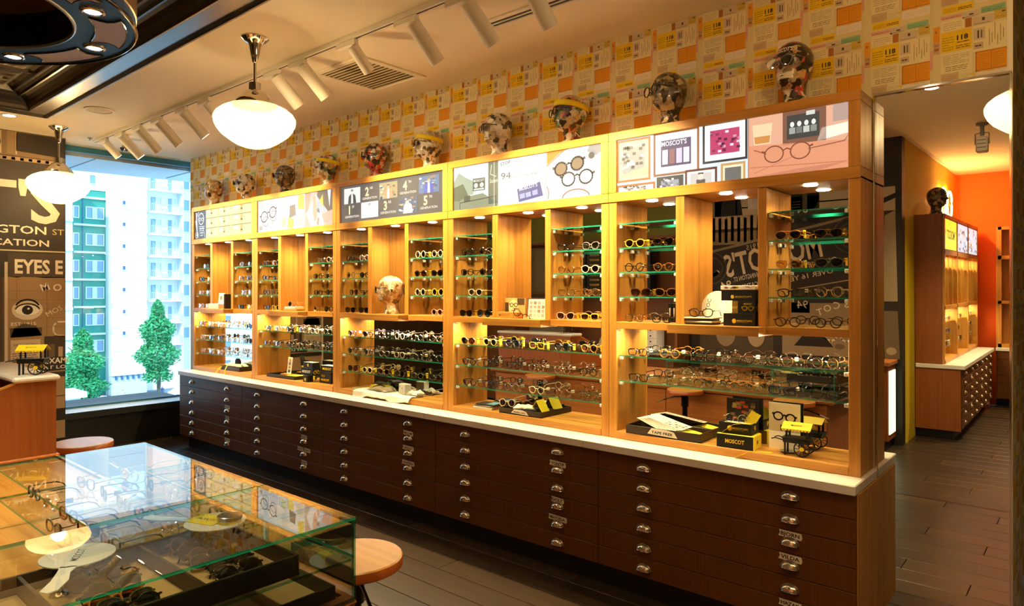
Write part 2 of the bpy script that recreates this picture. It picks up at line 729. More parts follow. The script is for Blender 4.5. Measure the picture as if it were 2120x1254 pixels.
# ------------------------------------------------------------------ walls
struct('wall_back', MB().box(-8.09, -0.285, 3.6, 3.72, 0, CZ), 'ceiling_paint')
struct('wall_right', MB().box(-0.40, -0.285, 3.72, 4.8, 0, CZ), 'ceiling_paint')
struct('wall_reveal', MB().box(-8.45, -8.09, 3.78, 3.9, 0, CZ), 'white_paint')
struct('wall_left', MB().box(-8.36, -7.962, -0.95, 2.285, 0, CZ), 'black')
struct('wall_front', MB().box(-7.96, -1.56, -0.95, -0.81, 0, CZ), 'black')
struct('wall_side', MB().box(-1.70, -1.56, -4.3, -0.95, 0, CZ), 'yellow_wall')
struct('wall_end', MB().box(-1.70, 2.3, -4.42, -4.30, 0, CZ), 'orange_wall')
struct('wall_added_outer', MB().box(2.2, 2.3, -4.42, 4.9, 0, CZ), 'grey_paint')  # unseen wall added on the open side to keep sky light out
struct('wall_added_beyond', MB().box(-0.4, 2.3, 4.8, 4.9, 0, CZ), 'grey_paint')  # unseen, added to close the open space against sky light

# wallpaper of pasted papers: one 0.2855 x 0.344 m repeat
CREAM, CREAM2, GREYC, YEL, ORA, ORD, PNK, GRN, TAN, BRN, OLV, WHT, INK = 'E6D6A2', 'DCCB96', 'CDBB9C', 'EBC21C', 'E39A1E', 'C97716', 'DDA08E', '93B98C', 'C9A276', 'A8692C', 'D0B04A', 'EADBC2', '5A4426'
def paper_tile(a, u, z):
    r = random.Random(5)
    def R(x, y0, w, h, c, k=1):
        a.lay(k)
        a.rect(u + x, z + y0, w, h, c)
    def TXT(x, y0, w, h, n, c, k=2, fill=.3):
        a.lay(k)
        a.type_lines(u + x, z + y0, w, h, n, c, fill, r)
    R(0, 0, .2855, .344, CREAM2, 0)
    R(0, 0, .013, .344, 'D8C68E')
    # z measured up from the foot of the repeat (2.550 in the first)
    R(.013, .229, .026, .070, ORA); R(.020, .27, .008, .012, BRN, 2)
    R(.013, .176, .026, .053, TAN); R(.018, .19, .016, .012, BRN, 2); R(.018, .209, .016, .010, 'B08858', 2)
    R(.043, .176, .117, .090, YEL)
    TXT(.048, .184, .045, .066, 6, '8C6B10', 2, .22)
    a.lay(2); a.text('118', u + .104, z + .222, .022, '35260C', .03, w=.042)
    TXT(.104, .210, .046, .008, 1, '4A3810', 2, .5); TXT(.100, .186, .054, .018, 2, '5A4610', 2, .35)
    R(.043, .268, .089, .050, CREAM); TXT(.052, .275, .07, .036, 4, '9C8C62', 2, .2)
    R(.135, .270, .024, .040, BRN)
    R(.043, .324, .081, .015, PNK); TXT(.047, .327, .07, .009, 1, 'B5705E', 2, .35)
    R(.125, .312, .066, .027, GREYC); R(.150, .321, .016, .007, INK, 2); TXT(.13, .315, .05, .006, 1, '8C7858', 2, .4)
    R(.193, .317, .087, .027, GRN); TXT(.198, .322, .07, .016, 2, '5F8260', 2, .28)
    R(.163, .270, .075, .038, GREYC); R(.197, .286, .010, .014, INK, 2); TXT(.168, .274, .06, .008, 1, '8C7858', 2, .35)
    R(.240, .278, .045, .040, OLV); R(.268, .306, .012, .005, INK, 2); TXT(.245, .283, .03, .012, 2, '9A7C28', 2, .25)
    R(.163, .155, .122, .113, CREAM)
    R(.166, .205, .042, .052, GREYC, 2); R(.180, .212, .006, .034, INK, 3); R(.192, .212, .006, .034, '7A6444', 3)
    R(.166, .166, .036, .028, 'C9AE8C', 2); R(.172, .176, .010, .006, INK, 3); R(.184, .176, .010, .006, INK, 3)
    for k in range(6):
        R(.222 + k * .010, .170 + (k % 3) * .012, .0022, .074 - (k % 2) * .03, '8C7A50', 2)
    R(.000, .109, .012, .086, PNK, 2)
    R(.173, .067, .1125, .086, ORA); R(.173, .067, .005, .086, ORD, 2); R(.173, .067, .1125, .005, ORD, 2); R(.173, .148, .1125, .005, ORD, 2); R(.2285, .067, .003, .086, ORD, 2)
    TXT(.182, .076, .042, .068, 8, 'B8741A', 2, .22); TXT(.236, .076, .042, .068, 8, 'B8741A', 2, .22)
    R(.173, .024, .1125, .038, WHT); TXT(.182, .030, .094, .026, 4, 'B5A084', 2, .16)
    R(.043, .082, .117, .092, CREAM); TXT(.050, .120, .10, .046, 6, '8C7C56', 2, .22); TXT(.060, .090, .085, .024, 3, '6E5F40', 2, .3)
    R(.043, .040, .068, .040, 'CDB084'); TXT(.048, .046, .056, .026, 4, '97794C', 2, .25)
    R(.113, .042, .048, .036, CREAM); TXT(.116, .046, .042, .026, 5, 'A39468', 2, .2)
    R(.048, .004, .117, .033, YEL); TXT(.053, .010, .05, .02, 3, '8C6B10', 2, .25); TXT(.108, .012, .052, .014, 2, '4A3810', 2, .45)
    R(.155, .058, .02, .006, YEL, 3); R(.21, .060, .03, .005, 'E8B84A', 3)
a = Art(0.0003)
for i in range(28):
    for k in range(2):
        paper_tile(a, i * .2855, k * .344)
wp = a.obj('wallpaper', (-8.09 - 0.0195 - .19, 3.5985, 2.55 - .0), (1, 0, 0), (0, 0, 1), (0, -1, 0), 'wallpaper', bpy.data.objects['wall_back'])
# trim the printed sheet to the wall
me = wp.data
for v in me.vertices:
    v.co.x = min(max(v.co.x, -8.09), -0.2855)
    v.co.z = min(v.co.z, CZ - 0.0005)
a = Art(0.0003)
for i in range(4):
    for k in range(10):
        paper_tile(a, i * .2855, k * .344 - .12)
wp2 = a.obj('wallpaper', (-0.2845, 3.60, 0), (0, 1, 0), (0, 0, 1), (1, 0, 0), 'wallpaper', bpy.data.objects['wall_right'])
for v in wp2.data.vertices:
    v.co.z = min(max(v.co.z, 0.0), CZ - 0.0005)

# ------------------------------------------------------------------ tall wall mirror at the right end of the back wall
mr = thing('wall_mirror', 'tall frameless wall mirror right of the shelving reflecting an orange wall and corridor', 'mirror', (-0.545, 3.59, 0))
def tilt(z):
    return -0.006 * (z - 1.3)
mb = MB()
mb.add([(-0.262, tilt(0), 0.0), (0.258, tilt(0), 0.0), (0.258, tilt(2.58), 2.58), (-0.262, tilt(2.58), 2.58)], [(0, 1, 2, 3)])
obj('mirror_pane', mb, 'mirror', mr)
obj('side_strip', MB().box(-0.270, -0.260, -0.006, 0.004, 0, 2.585), 'chrome', mr)
obj('side_strip', MB().box(0.250, 0.2575, -0.022, 0.006, 0, 2.585), 'chrome', mr)
obj('top_strip', MB().box(-0.272, 0.2575, -0.024, 0.006, 2.578, 2.588), 'chrome', mr)

# ------------------------------------------------------------------ window at the far left
wn = struct('window_1', MB().box(-8.352, -8.346, 2.2, 3.80, 0.41, 3.2), 'window_glass')
o = obj('sill', MB().box(-8.345, -8.02, 2.285, 3.79, 0.365, 0.405), mat('sill_metal', 'DDE6EA', 0.35), wn)
obj('sill_edge', MB().box(-8.02, -8.0, 2.285, 3.79, 0.34, 0.405), 'black', wn)
obj('low_wall', MB().box(-8.345, -8.04, 2.285, 3.79, 0.0, 0.365), mat('low_black', '14110D', 0.35), wn)
obj('head_rail', MB().box(-8.36, -8.29, 2.2, 3.80, 3.15, 3.215), mat('rail_blue', '2B6E8C', 0.4), wn)
obj('bottom_rail', MB().box(-8.36, -8.335, 2.285, 3.80, 0.405, 0.425), 'rail_blue', wn)
mb = MB().prism([(-8.40, 1.6), (-8.40, 5.6), (-9.02, 5.6), (-9.56, 1.6)], 'Z', 3.12, 3.24)
cn = struct('trim_2', mb, mat('soffit', 'D6E6EE', 0.5))
for y in (2.70, 3.75):
    obj('joint', MB().box(-9.40 + (y - 1.6) * .13, -8.42, y - .008, y + .008, 3.116, 3.121), 'rail_blue', cn)

# ------------------------------------------------------------------ sepia mural on the left wall
def sepia(k):
    return k
mural = Art(0.0004)
m_ = mural
D0, D1, L0, L1, P0, P1 = '2A241D', '3A322A', 'D9C7AE', 'E9DCC8', '9C7B58', 'B08D68'
m_.rect(-0.9, 0.12, 3.18, 3.085, '5A4632')
m_.lay()
m_.rect(-0.9, 2.97, 3.18, .235, '7C6448'); m_.rect(-0.9, 1.79, 3.18, 1.14, '37302A'); m_.rect(-0.9, .12, 2.66, 1.67, '4A3824')
m_.lay()
m_.poly([(1.868, 3.02), (2.28, 3.0), (2.28, 3.20), (1.868, 3.20)], '2B241C')
m_.rect(-0.9, 2.925, 3.18, .035, 'A08766')
m_.rect(1.795, 2.985, .06, .22, '8A7152'); m_.rect(1.863, 2.985, .012, .22, 'C2A984')
for k in range(46):
    m_.rect(-0.9 + k * .07, 2.93, .03, .025, '55432F')
m_.rect(-0.9, 2.98, 2.65, .22, 'BBA27C')
for k in range(14):
    m_.ring(-.8 + k * .19, 3.09, .07, .08, .014, '54442F', 12)
m_.lay()
# the big sign letters
m_.text("MOSCOT'S", 2.235, 2.342, .40, L0, .02, 'R', w=2.75)
m_.text('94 RIVINGTON', 2.118, 2.222, .078, L1, .015, 'R', w=.95)
m_.text('ST', 2.170, 2.224, .06, 'CDBE74', .0, 'L', w=.10)
m_.text('NEW LOCATION', 2.141, 2.103, .064, L1, .015, 'R', w=.95)
m_.rect(-.9, 2.048, 3.18, .012, 'CFC09A')
m_.lay()
m_.poly([(1.80, 1.80), (1.80, 2.03), (2.28, 2.03), (2.28, 1.795), (2.10, 1.79), (1.95, 1.81), (1.88, 1.79)], '4A3D30')
m_.rect(1.80, .12, .48, 1.68, P0)
m_.rect(1.775, .12, .025, 1.82, 'C9B59A')
m_.lay()
m_.text('EYES E', 1.856, 1.836, .135, L1, .03, 'L', w=.405)
m_.text('M', 2.085, 1.655, .075, L1, .02, 'L', rot=.35); m_.text('O', 2.185, 1.655, .070, L1, .02, 'L', rot=.25)
for k in range(5):
    m_.rect(1.80, 1.30 + k * .09, .48, .004, '80623F')
m_.rect(2.12, 1.0, .006, .75, '80623F'); m_.rect(1.87, 1.42, .005, .36, '80623F')
m_.lay()
m_.ell(1.960, 1.478, .128, .100, 'D5C2A6'); m_.lay()
m_.ell(1.960, 1.475, .098, .052, 'F0E6D4'); m_.lay()
m_.ell(1.960, 1.475, .046, .046, '241A10'); m_.lay(); m_.ell(1.968, 1.488, .010, .010, 'F0E6D4')
m_.ring(1.960, 1.470, .100, .066, .014, '6B5236', 18, .25, PI - .25); m_.ring(1.960, 1.478, .105, .098, .016, '4C3A26', 18, .5, PI - .5)
m_.lay()
m_.poly([(1.815, 1.30), (2.08, 1.30), (2.08, 1.22), (2.03, 1.32), (1.93, 1.345), (1.85, 1.30), (1.82, 1.21)], '54422E')
m_.text('EST.1915', 1.826, 1.325, .032, L1, .01, 'L', w=.205)
m_.text('MOS', 2.13, 1.405, .05, 'DCCBB0', 0, 'L', rot=.5, w=.15)
m_.line([(2.28, 1.35), (2.205, 1.35), (2.178, 1.31), (2.178, 1.25), (2.205, 1.215), (2.28, 1.205)], .016, 'DCCBB0')
m_.rect(2.10, .98, .18, .23, '3C2E20'); m_.lay(); m_.rect(2.14, 1.00, .05, .13, '6B5238'); m_.rect(2.22, 1.0, .04, .10, 'A98D68')
m_.rect(1.822, .93, .245, .255, 'C3A988'); m_.lay()
m_.text('THIS IS OUR ONLY', 1.84, 1.125, .022, '4A3823', 0, 'L', w=.20); m_.text('NO CONNECTION', 1.86, 1.085, .022, '4A3823', .01, 'L', w=.17)
m_.type_lines(1.835, .965, .215, .105, 5, '6B5236', .35)
m_.poly([(2.02, .86), (2.28, .865), (2.28, 1.0), (2.06, 1.0), (2.02, .93)], '2E251B'); m_.lay()
m_.text('EXAMI', 2.108, .937, .056, L1, .02, 'L', w=.20); m_.text('AT LO', 2.088, .882, .034, L1, .01, 'L', w=.20)
for (z, h, c) in ((.80, .05, '2E241A'), (.60, .012, '5F4A31'), (.46, .02, '2A2118'), (.36, .10, '221B14'), (.12, .06, '1A140E')):
    m_.rect(1.80, z, .48, h, c)
m_.obj('mural', (-7.960, 0, 0), (0, 1, 0), (0, 0, 1), (1, 0, 0), 'print_paper', bpy.data.objects['wall_left'])
bs = struct('baseboard_left', MB().box(-7.96, -7.945, -.8, 2.285, 0, .10), 'black')
obj('edge_strip', MB().box(-7.96, -7.943, -.8, 2.285, .10, .108), 'white_paint', bs)

# ------------------------------------------------------------------ black mural with the old shop sign on the front wall (seen in the mirrors)
g = Art(0.0005)
g.rect(1.56, 0.0, 2.30, 3.2, '2A241B'); g.lay()
g.rect(1.96, 2.56, 1.60, .62, 'C9BFA2'); g.rect(3.30, 2.50, .55, .7, '8C8062')
for z in (2.64, 2.80, 2.96, 3.1):
    g.rect(1.96, z, 1.60, .014, '453B2A')
g.lay()
g.poly([(3.20, 2.46), (3.50, 2.46), (3.46, 2.84), (3.25, 2.84)], '12100D'); g.rect(3.28, 2.5, .02, .3, '3F4038'); g.rect(2.95, 2.62, .20, .2, 'E9E2DA')
g.ell(2.51, 2.72, .16, .20, '14130F'); g.rect(2.35, 2.42, .32, .3, '14130F'); g.lay(); g.rect(2.48, 2.44, .05, .42, '4C4A3E')
for k in range(7):
    g.rect(2.55, 2.48 + k * .03, .09, .006, '6F6B58')
g.rect(2.90, 2.40, .96, .16, 'B9A684'); g.rect(2.90, 2.22, .96, .15, '8C7A58'); g.rect(2.90, 2.37, .96, .035, '3C3222')
for k in range(12):
    g.rect(2.93 + k * .078, 2.24 + (k % 3) * .01, .035, .29, ('5C4C34', 'D9C7A2', '7C6A4A')[k % 3])
g.lay()
g.poly([(1.70, 2.52), (3.66, 2.13), (3.66, 1.48), (1.70, 1.80)], '2B261F'); g.lay()
g.line([(1.70, 2.52), (3.66, 2.13)], .03, '8C7C5C'); g.line([(1.70, 1.84), (3.66, 1.50)], .012, 'A6946C')
g.text("MOSCOT'S", 2.31, 2.05, .27, 'DCCBA6', .02, 'L', rot=-.20, w=1.12)
g.text('1915', 3.02, 2.17, .06, 'C9B994', 0, 'L', rot=-.2)
g.text('RIVINGTON ST.', 3.00, 1.835, .055, 'DCCBA6', .01, 'L', rot=-.2, w=.33)
g.text('94', 3.34, 1.70, .10, 'DCCBA6', .01, 'L', rot=-.2)
g.text('NEW LOCATION', 2.80, 1.775, .05, 'DCCBA6', .01, 'L', rot=-.2, w=.45)
g.text('OVER 16 YEARS', 2.20, 1.862, .055, 'DCCBA6', .01, 'L', rot=-.2, w=.62)
g.text('OUR NEW', 2.16, 1.99, .05, 'DCCBA6', .01, 'L', rot=-.2, w=.4)
for cx, cz in ((3.60, 1.94), (2.02, 2.26)):
    g.ring(cx, cz, .19, .19, .012, '5C5038', 24); g.ring(cx, cz, .14, .13, .01, '5C5038', 24)
    g.ring(cx, cz, .095, .085, .045, 'DCCBA6', 20, -2.6, .2)
g.lay()
g.rect(1.75, .95, 1.0, .58, '8F7C5C'); g.rect(2.45, 1.42, .2, .18, '2E271E'); g.lay()
for k, ch in enumerate('MOSCOT'):
    g.text(ch, 1.88 + k * .085, 1.46 + .05 * sin(k * .6) - k * .012, .075, 'E3D6B8', .01, 'L', rot=.3 - k * .12)
g.text('94', 2.47, 1.47, .09, 'C9B994', 0, 'L')
g.ring(2.07, 1.20, .07, .085, .02, 'DCCBA6', 8); g.ring(2.23, 1.20, .07, .085, .02, 'DCCBA6', 8); g.ell(2.14, 1.06, .05, .03, '6B5C42')
g.poly([(2.2, 1.05), (2.62, 1.05), (2.5, 1.2), (2.36, 1.23), (2.28, 1.15)], '1E1914')
g.rect(2.85, .9, .9, .48, '4A3E2C'); g.lay(); g.ell(3.05, 1.15, .10, .14, 'A08C68'); g.ell(3.42, 1.15, .12, .15, '8A7757'); g.rect(3.3, 1.22, .24, .03, 'C9B994')
# figures in the picture beside the corridor
g.poly([(1.60, 1.5), (1.75, 1.5), (1.72, 2.4), (1.62, 2.45)], '9C8A68'); g.poly([(1.58, .9), (1.72, .9), (1.74, 1.4), (1.60, 1.4)], '6E5F45')
g.rect(1.62, 2.45, .12, .25, 'BBAA88'); g.lay(); g.line([(1.58, 2.62), (1.75, 2.55)], .05, '1E1914'); g.ell(1.66, .98, .05, .04, 'A69674')
g.obj('mural', (0, -0.809, 0), (-1, 0, 0), (0, 0, 1), (0, 1, 0), 'print_paper', bpy.data.objects['wall_front'])
# ------------------------------------------------------------------ the street outside the window
def ez(z):
    return 1.65 + (z - 1.65) * 3.5
FX = -94.5
mat('facade_white', 'F4F2EC', 0.8)
mat('facade_pale', 'D8E6E8', 0.8)
mat('facade_green', '3FA08C', 0.7)
mat('ext_frame', 'F0F2F2', 0.5)
mat('ext_glass', '7FA6C4', 0.12, spec=0.8)
mat('ext_dark', '3E6E96', 0.3)
mat('asphalt', '6F8494', 0.9)
mat('ext_rail', 'C2CCD2', 0.6)
mat('leaf', '2E9C62', 0.7, var=(0.6, '56C080'))
mat('bark', '6E6A60', 0.9)
mat('red', 'D84A3A', 0.6)
mat('cloth_white', 'E6E6E6', 0.8)
mat('cloth_red', '8C3A3A', 0.8)
mat('cloth_blue', '2E5C8C', 0.8)
mat('skin', 'C99878', 0.7)
struct('ground', MB().box(-140, -60, -90, 110, ez(-2.5) - .4, ez(-2.5)), 'asphalt')
GZ = ez(-2.5)

def ext_window(par, x, y0, y1, z0, z1, name='window', split=2):
    fw = .10
    mb = MB()
    mb.box(x, x + .12, y0, y1, z0, z0 + fw).box(x, x + .12, y0, y1, z1 - fw, z1).box(x, x + .12, y0, y0 + fw, z0 + fw, z1 - fw).box(x, x + .12, y1 - fw, y1, z0 + fw, z1 - fw)
    w = obj(name, mb, 'ext_frame', par)
    for k in range(split):
        a = y0 + fw + (y1 - y0 - 2 * fw) * k / split
        b_ = y0 + fw + (y1 - y0 - 2 * fw) * (k + 1) / split
        obj('pane', MB().box(x + .02 + .03 * (k % 2), x + .06 + .03 * (k % 2), a, b_ - .04, z0 + fw, z1 - fw), 'ext_glass' if k % 2 == 0 else 'facade_pale', w)
    return w

# teal green office block
b1 = thing('building', 'teal green block with white bands between its floors, seen through the left of the window', 'building', (FX, 29.5, GZ))
T = Vector((-FX, -29.5, -GZ))
def sub(name, mb, m, par):
    mb.xf(Matrix.Translation(T))
    return obj(name, mb, m, par)
sub('wall', MB().box(FX - 8, FX, 28.0, 31.5, GZ, ez(5.25)), 'facade_green', b1)
sub('top_floor', MB().box(FX - 8, FX + .1, 28.0, 31.5, ez(5.25), 26), 'facade_white', b1)
for k in range(7):
    z = ez(4.97 - .96 * k)
    sub('band', MB().box(FX, FX + .25, 28.0, 31.45, z - .12, z + .12), 'facade_white', b1)
sub('joint', MB().box(FX, FX + .1, 28.9, 28.96, GZ, ez(5.2)), 'ext_dark', b1)
hold = b1
def ext_window_t(par, x, y0, y1, z0, z1, split=2):
    w = ext_window(par, x, y0, y1, z0, z1, 'window', split)
    w.location = T
    return w
for k in range(6):
    z = ez(4.66 - .94 * k)
    ext_window_t(b1, FX, 29.25, 31.3, z - 1.5, z, 3)
    ext_window_t(b1, FX, 27.9, 28.55, z - 1.5, z, 1)
ext_window_t(b1, FX + .1, 29.6, 30.4, ez(5.45), ez(5.8), 1)
# pale tiled block in front of it
b2 = thing('building', 'pale tiled block with thin white bands at the extreme left of the window', 'building', (FX + 6, 24, GZ))
T = Vector((-FX - 6, -24, -GZ))
sub('wall', MB().box(FX, FX + 6, 19.0, 26.1, GZ, 17.2), 'facade_pale', b2)
for k in range(6):
    z = ez(3.99 - .96 * k)
    sub('band', MB().box(FX + 6, FX + 6.2, 19, 26.1, z - .15, z + .15), 'facade_white', b2)
b2b = thing('building', 'long plain white block behind the pale tiled one, seen only in reflections', 'building', (FX, 0, GZ))
T = Vector((-FX, 0, -GZ))
sub('wall', MB().box(FX - 8, FX - 1, -80, 18.9, GZ, 24), 'facade_white', b2b)
for k in range(7):
    for j in range(12):
        ext_window_t(b2b, FX - 1, -70 + j * 7, -67.5 + j * 7, GZ + 3 + 3.2 * k, GZ + 4.8 + 3.2 * k, 1)
# white stair tower
b3 = thing('building', 'tall white stair tower with one column of tiny square windows', 'building', (FX + 1, 33.8, GZ))
T = Vector((-FX - 1, -33.8, -GZ))
sub('wall', MB().box(FX - 8, FX + 1, 31.5, 36.0, GZ, 30), 'facade_white', b3)
for k in range(12):
    sub('joint', MB().box(FX + 1, FX + 1.03, 31.5, 36.0, GZ + 3 * k + 1, GZ + 3 * k + 1.05), 'facade_pale', b3)
for k in range(7):
    z = ez(4.94 - .785 * k)
    w = ext_window(b3, FX + .98, 33.0, 33.55, z - .55, z + .1, 'window', 1)
    w.location = T
    w.children[0].data.materials[0] = MATS['ext_dark']
# balcony block
b4 = thing('building', 'white apartment block with a stack of railed balconies', 'building', (FX, 38.5, GZ))
T = Vector((-FX, -38.5, -GZ))
sub('wall', MB().box(FX - 8, FX, 36.0, 45.0, GZ, 30), 'facade_white', b4)
rail_me = None
for k in range(8):
    z = ez(5.48 - .825 * k)
    bal = sub('balcony', MB().box(FX, FX + 1.4, 36.4, 40.3, z - .22, z), 'facade_white', b4)
    mb = MB()
    mb.box(FX + 1.3, FX + 1.36, 36.4, 40.3, z + .95, z + 1.02)
    for j in range(20):
        mb.box(FX + 1.31, FX + 1.35, 36.45 + j * .2, 36.49 + j * .2, z, z + .95)
    mb.xf(Matrix.Translation(T))
    r_ = obj('railing', mb, 'ext_rail', bal)
    for (a, b_) in ((36.7, 38.2), (38.9, 40.1)):
        ext_window_t(b4, FX, a, b_, z + .1, z + 2.1, 2)
    sub('air_conditioner', MB().bbox(FX + .2, FX + .6, 38.3, 38.9, z + .02, z + .62, .05), 'ext_rail', b4)
    ext_window_t(b4, FX, 41.0, 42.6, z + .5, z + 2.1, 2)
sub('pillar', MB().box(FX, FX + 1.2, 40.3, 40.6, GZ, 30), 'facade_pale', b4)
# low white shop-front wall with a roof rail
b5 = thing('wall_screen', 'low white panelled wall along the street at the foot of the tower', 'wall', (FX + 3, 34, GZ))
T = Vector((-FX - 3, -34, -GZ))
sub('panel', MB().box(FX + 2.7, FX + 3.1, 31.2, 35.2, GZ, ez(-1.28)), 'facade_pale', b5)
sub('coping', MB().box(FX + 2.6, FX + 3.3, 31.1, 35.3, ez(-1.28), ez(-1.28) + .25), 'facade_white', b5)
for k in range(6):
    sub('bracket', MB().box(FX + 3.1, FX + 3.3, 31.5 + k * .65, 31.7 + k * .65, ez(-1.28) - .5, ez(-1.28)), 'ext_dark', b5)
b6 = thing('kiosk', 'small white flat roofed kiosk at the lower left of the window', 'kiosk', (-71, 20.6, GZ))
T = Vector((71, -20.6, -GZ))
sub('wall', MB().box(-73, -70, 19.4, 21.3, GZ, GZ + 5.0), 'facade_pale', b6)
sub('roof', MB().box(-73.4, -69.6, 19.1, 21.7, GZ + 5.0, GZ + 5.5), 'facade_white', b6)

for b_ in (b1, b2, b2b, b3, b4, b5):
    C0 = Vector((0, 0, 1.65))
    b_.location = C0 + (b_.location - C0) * 1.1286
    b_.scale = (1.1286,) * 3

def tree(label, x, y, zb, zt, rad, seed, ztr):
    t = thing('tree', label, 'tree', (x, y, GZ), group=None)
    r = random.Random(seed)
    mb = MB()
    mb.tube([(0, 0, 0), (.1, .1, ztr - GZ), (0, 0, zt - GZ - 2)], [.30, .22, .06], 8)
    for k in range(7):
        a = k * 2.1
        h = (zb - GZ) + (zt - zb) * (.1 + k * .1)
        mb.tube([(0, 0, h), (cos(a) * rad * .5, sin(a) * rad * .5, h + 1.2)], [.10, .03], 5)
    obj('trunk', mb, 'bark', t, smooth=True)
    mb = MB()
    for k in range(7000):
        q = r.random() ** .8
        z = zb + (zt - zb) * q
        R_ = rad * (math.sin(PI * min(1, .12 + q * .88)) ** .7) * (1 - .35 * q) * (0.78 + .22 * sin(q * 19 + seed))
        a = r.uniform(0, 2 * PI)
        d = R_ * math.sqrt(r.uniform(.25, 1)) * (1 + .12 * sin(a * 5 + q * 9))
        p = Vector((d * cos(a), d * sin(a), z - GZ - r.random() * .5))
        s = r.uniform(.12, .26)
        u = Vector((r.uniform(-1, 1), r.uniform(-1, 1), r.uniform(-.6, .6))).normalized() * s
        w = Vector((r.uniform(-1, 1), r.uniform(-1, 1), r.uniform(-1, 1))).normalized() * s * .6
        mb.add([p - u, p + w, p + u, p - w], [(0, 1, 2, 3)])
    f_ = obj('foliage', mb, 'leaf', t)
    f_['kind'] = 'stuff'
    return t
tree('leafy green street tree before the teal block, cut off by the mural', -77, 23.6, ez(-1.55), ez(.62), 2.6, 3, ez(-1.2))
tree('pointed green street tree with bare trunk before the balconies', -77, 30.75, ez(-1.0), ez(1.42), 2.6, 8, ez(-1.0))

# barriers, cones, people and cars far below
def hoop(x, y, lab):
    mb = MB().tube([(0, -.45, 0), (0, -.45, .75), (0, -.33, .9), (0, .33, .9), (0, .45, .75), (0, .45, 0)], .055, 6)
    return tag(obj('barrier', mb, 'ext_frame', None, (x, y, GZ)), lab, 'barrier', 'white hoops along the pavement')
for k, (x, y) in enumerate(((-101.5, 31.6), (-100.9, 32.3), (-100.1, 32.5), (-98.9, 32.7), (-96.6, 32.9))):
    hoop(x, y, 'white tubular hoop barrier, %s from the left along the pavement' % ('first', 'second', 'third', 'fourth', 'fifth')[k])
def cone(x, y, lab):
    mb = MB().lathe([(.38, 0), (.38, .06), (.22, .06), (.06, .95), (.05, .97)], segs=12)
    tag(obj('traffic_cone', mb, 'red', None, (x, y, GZ), smooth=True), lab, 'cone')
cone(-102, 31.3, 'red traffic cone beside the green tree')
cone(-99.6, 32.9, 'red traffic cone between the third and fourth hoop')
cone(-97.4, 33.7, 'red traffic cone beside the walking person')
def person(x, y, top, low, lab):
    mb = MB()
    mb.tube([(0, 0, .85), (0, 0, 1.1), (0, 0, 1.38), (0, 0, 1.48), (0, 0, 1.52), (0, 0, 1.58), (0, 0, 1.66), (0, 0, 1.74)], [.17, .15, .20, .10, .06, .09, .11, .04], 10, flat=.7)
    mb.tube([(0, .09, .9), (.12, .10, .48), (.02, .10, .04), (.14, .1, .02)], [.10, .075, .05, .04], 8)
    mb.tube([(0, -.09, .9), (-.08, -.10, .48), (-.22, -.10, .06), (-.1, -.1, .02)], [.10, .075, .05, .04], 8)
    mb.tube([(0, .2, 1.38), (-.08, .26, 1.1), (.06, .25, .86)], [.06, .05, .035], 8)
    mb.tube([(0, -.2, 1.38), (.10, -.26, 1.1), (.2, -.25, .9)], [.06, .05, .035], 8)
    me = mb.mesh('person', True)
    for p in me.polygons:
        c = p.center
        p.material_index = 1 if c.z < .88 and abs(c.y) < .2 else (2 if c.z > 1.5 else 0)
    o = obj('person', me, [], None, (x, y, GZ))
    for k in (top, low, 'skin'):
        me.materials.append(MATS[k])
    tag(o, lab, 'person')
person(-97.6, 34.6, 'cloth_white', 'cloth_red', 'person in a white top and dark red trousers walking on the street')
person(-97.2, 39.4, 'cloth_blue', 'cloth_blue', 'person in blue walking near the pointed tree')
def car(x, y, rz, lab):
    t = thing('car', lab, 'car', (x, y, GZ), rz)
    mb = MB().prism([(-2.2, .35), (2.2, .35), (2.25, .8), (1.3, .95), (.7, 1.45), (-1.2, 1.5), (-1.9, 1.0), (-2.25, .9)], 'Y', -.85, .85)
    obj('body', mb, 'facade_white', t)
    obj('windscreen', MB().prism([(1.28, .97), (.74, 1.42), (.80, 1.46), (1.36, .98)], 'Y', -.75, .75), 'ext_dark', t)
    for sx in (-1.4, 1.4):
        for sy in (-.8, .8):
            mb = MB().cyl((sx, sy - .1, .33), (sx, sy + .1, .33), .33, 14)
            obj('wheel', mb, 'black', t)
car(-88.0, 26.6, .5, 'white car parked at the lower left of the window')
car(-95.5, 42.0, 1.4, 'white car at the kerb below the pointed tree')
# ------------------------------------------------------------------ the wall of shelving
BX0, BW = -7.535, 1.3425
MY = 3.545                 # mirror plane at the back of the niches
FY = 3.363                 # front plane
ORD = ('first', 'second', 'third', 'fourth', 'fifth')
WHERE = ('nearest the window', 'second from the window', 'middle', 'second from the wall mirror', 'beside the wall mirror')
def glass_slab(mb, x0, x1, y0, y1, z0, z1):
    s = len(mb.f)
    mb.box(x0, x1, y0, y1, z0, z1)
    for i in range(s, len(mb.f)):
        mb.m[i] = 1 if i - s == 2 else (0 if i - s == 1 else 2)
    return mb
_clip = None
def clip(par, x, y, z):
    global _clip
    if _clip is None:
        mb = MB().bbox(-.009, .009, -.011, .011, -.020, 0, .003)
        _clip = mb.mesh('shelf_clip')
        _clip.materials.append(MATS['acrylic'])
    o = bpy.data.objects.new('shelf_clip', _clip)
    COL.objects.link(o)
    o.parent = par
    o.location = (x, y, z)
SIDE_Z = (2.045, 1.905, 1.765, 1.625)
LOW_Z = ((1.288, 1.144, 1.0), (1.288, 1.144), (1.288, 1.144, 1.0), (1.288, 1.144, 1.0), (1.288, 1.144))
BAYS = []
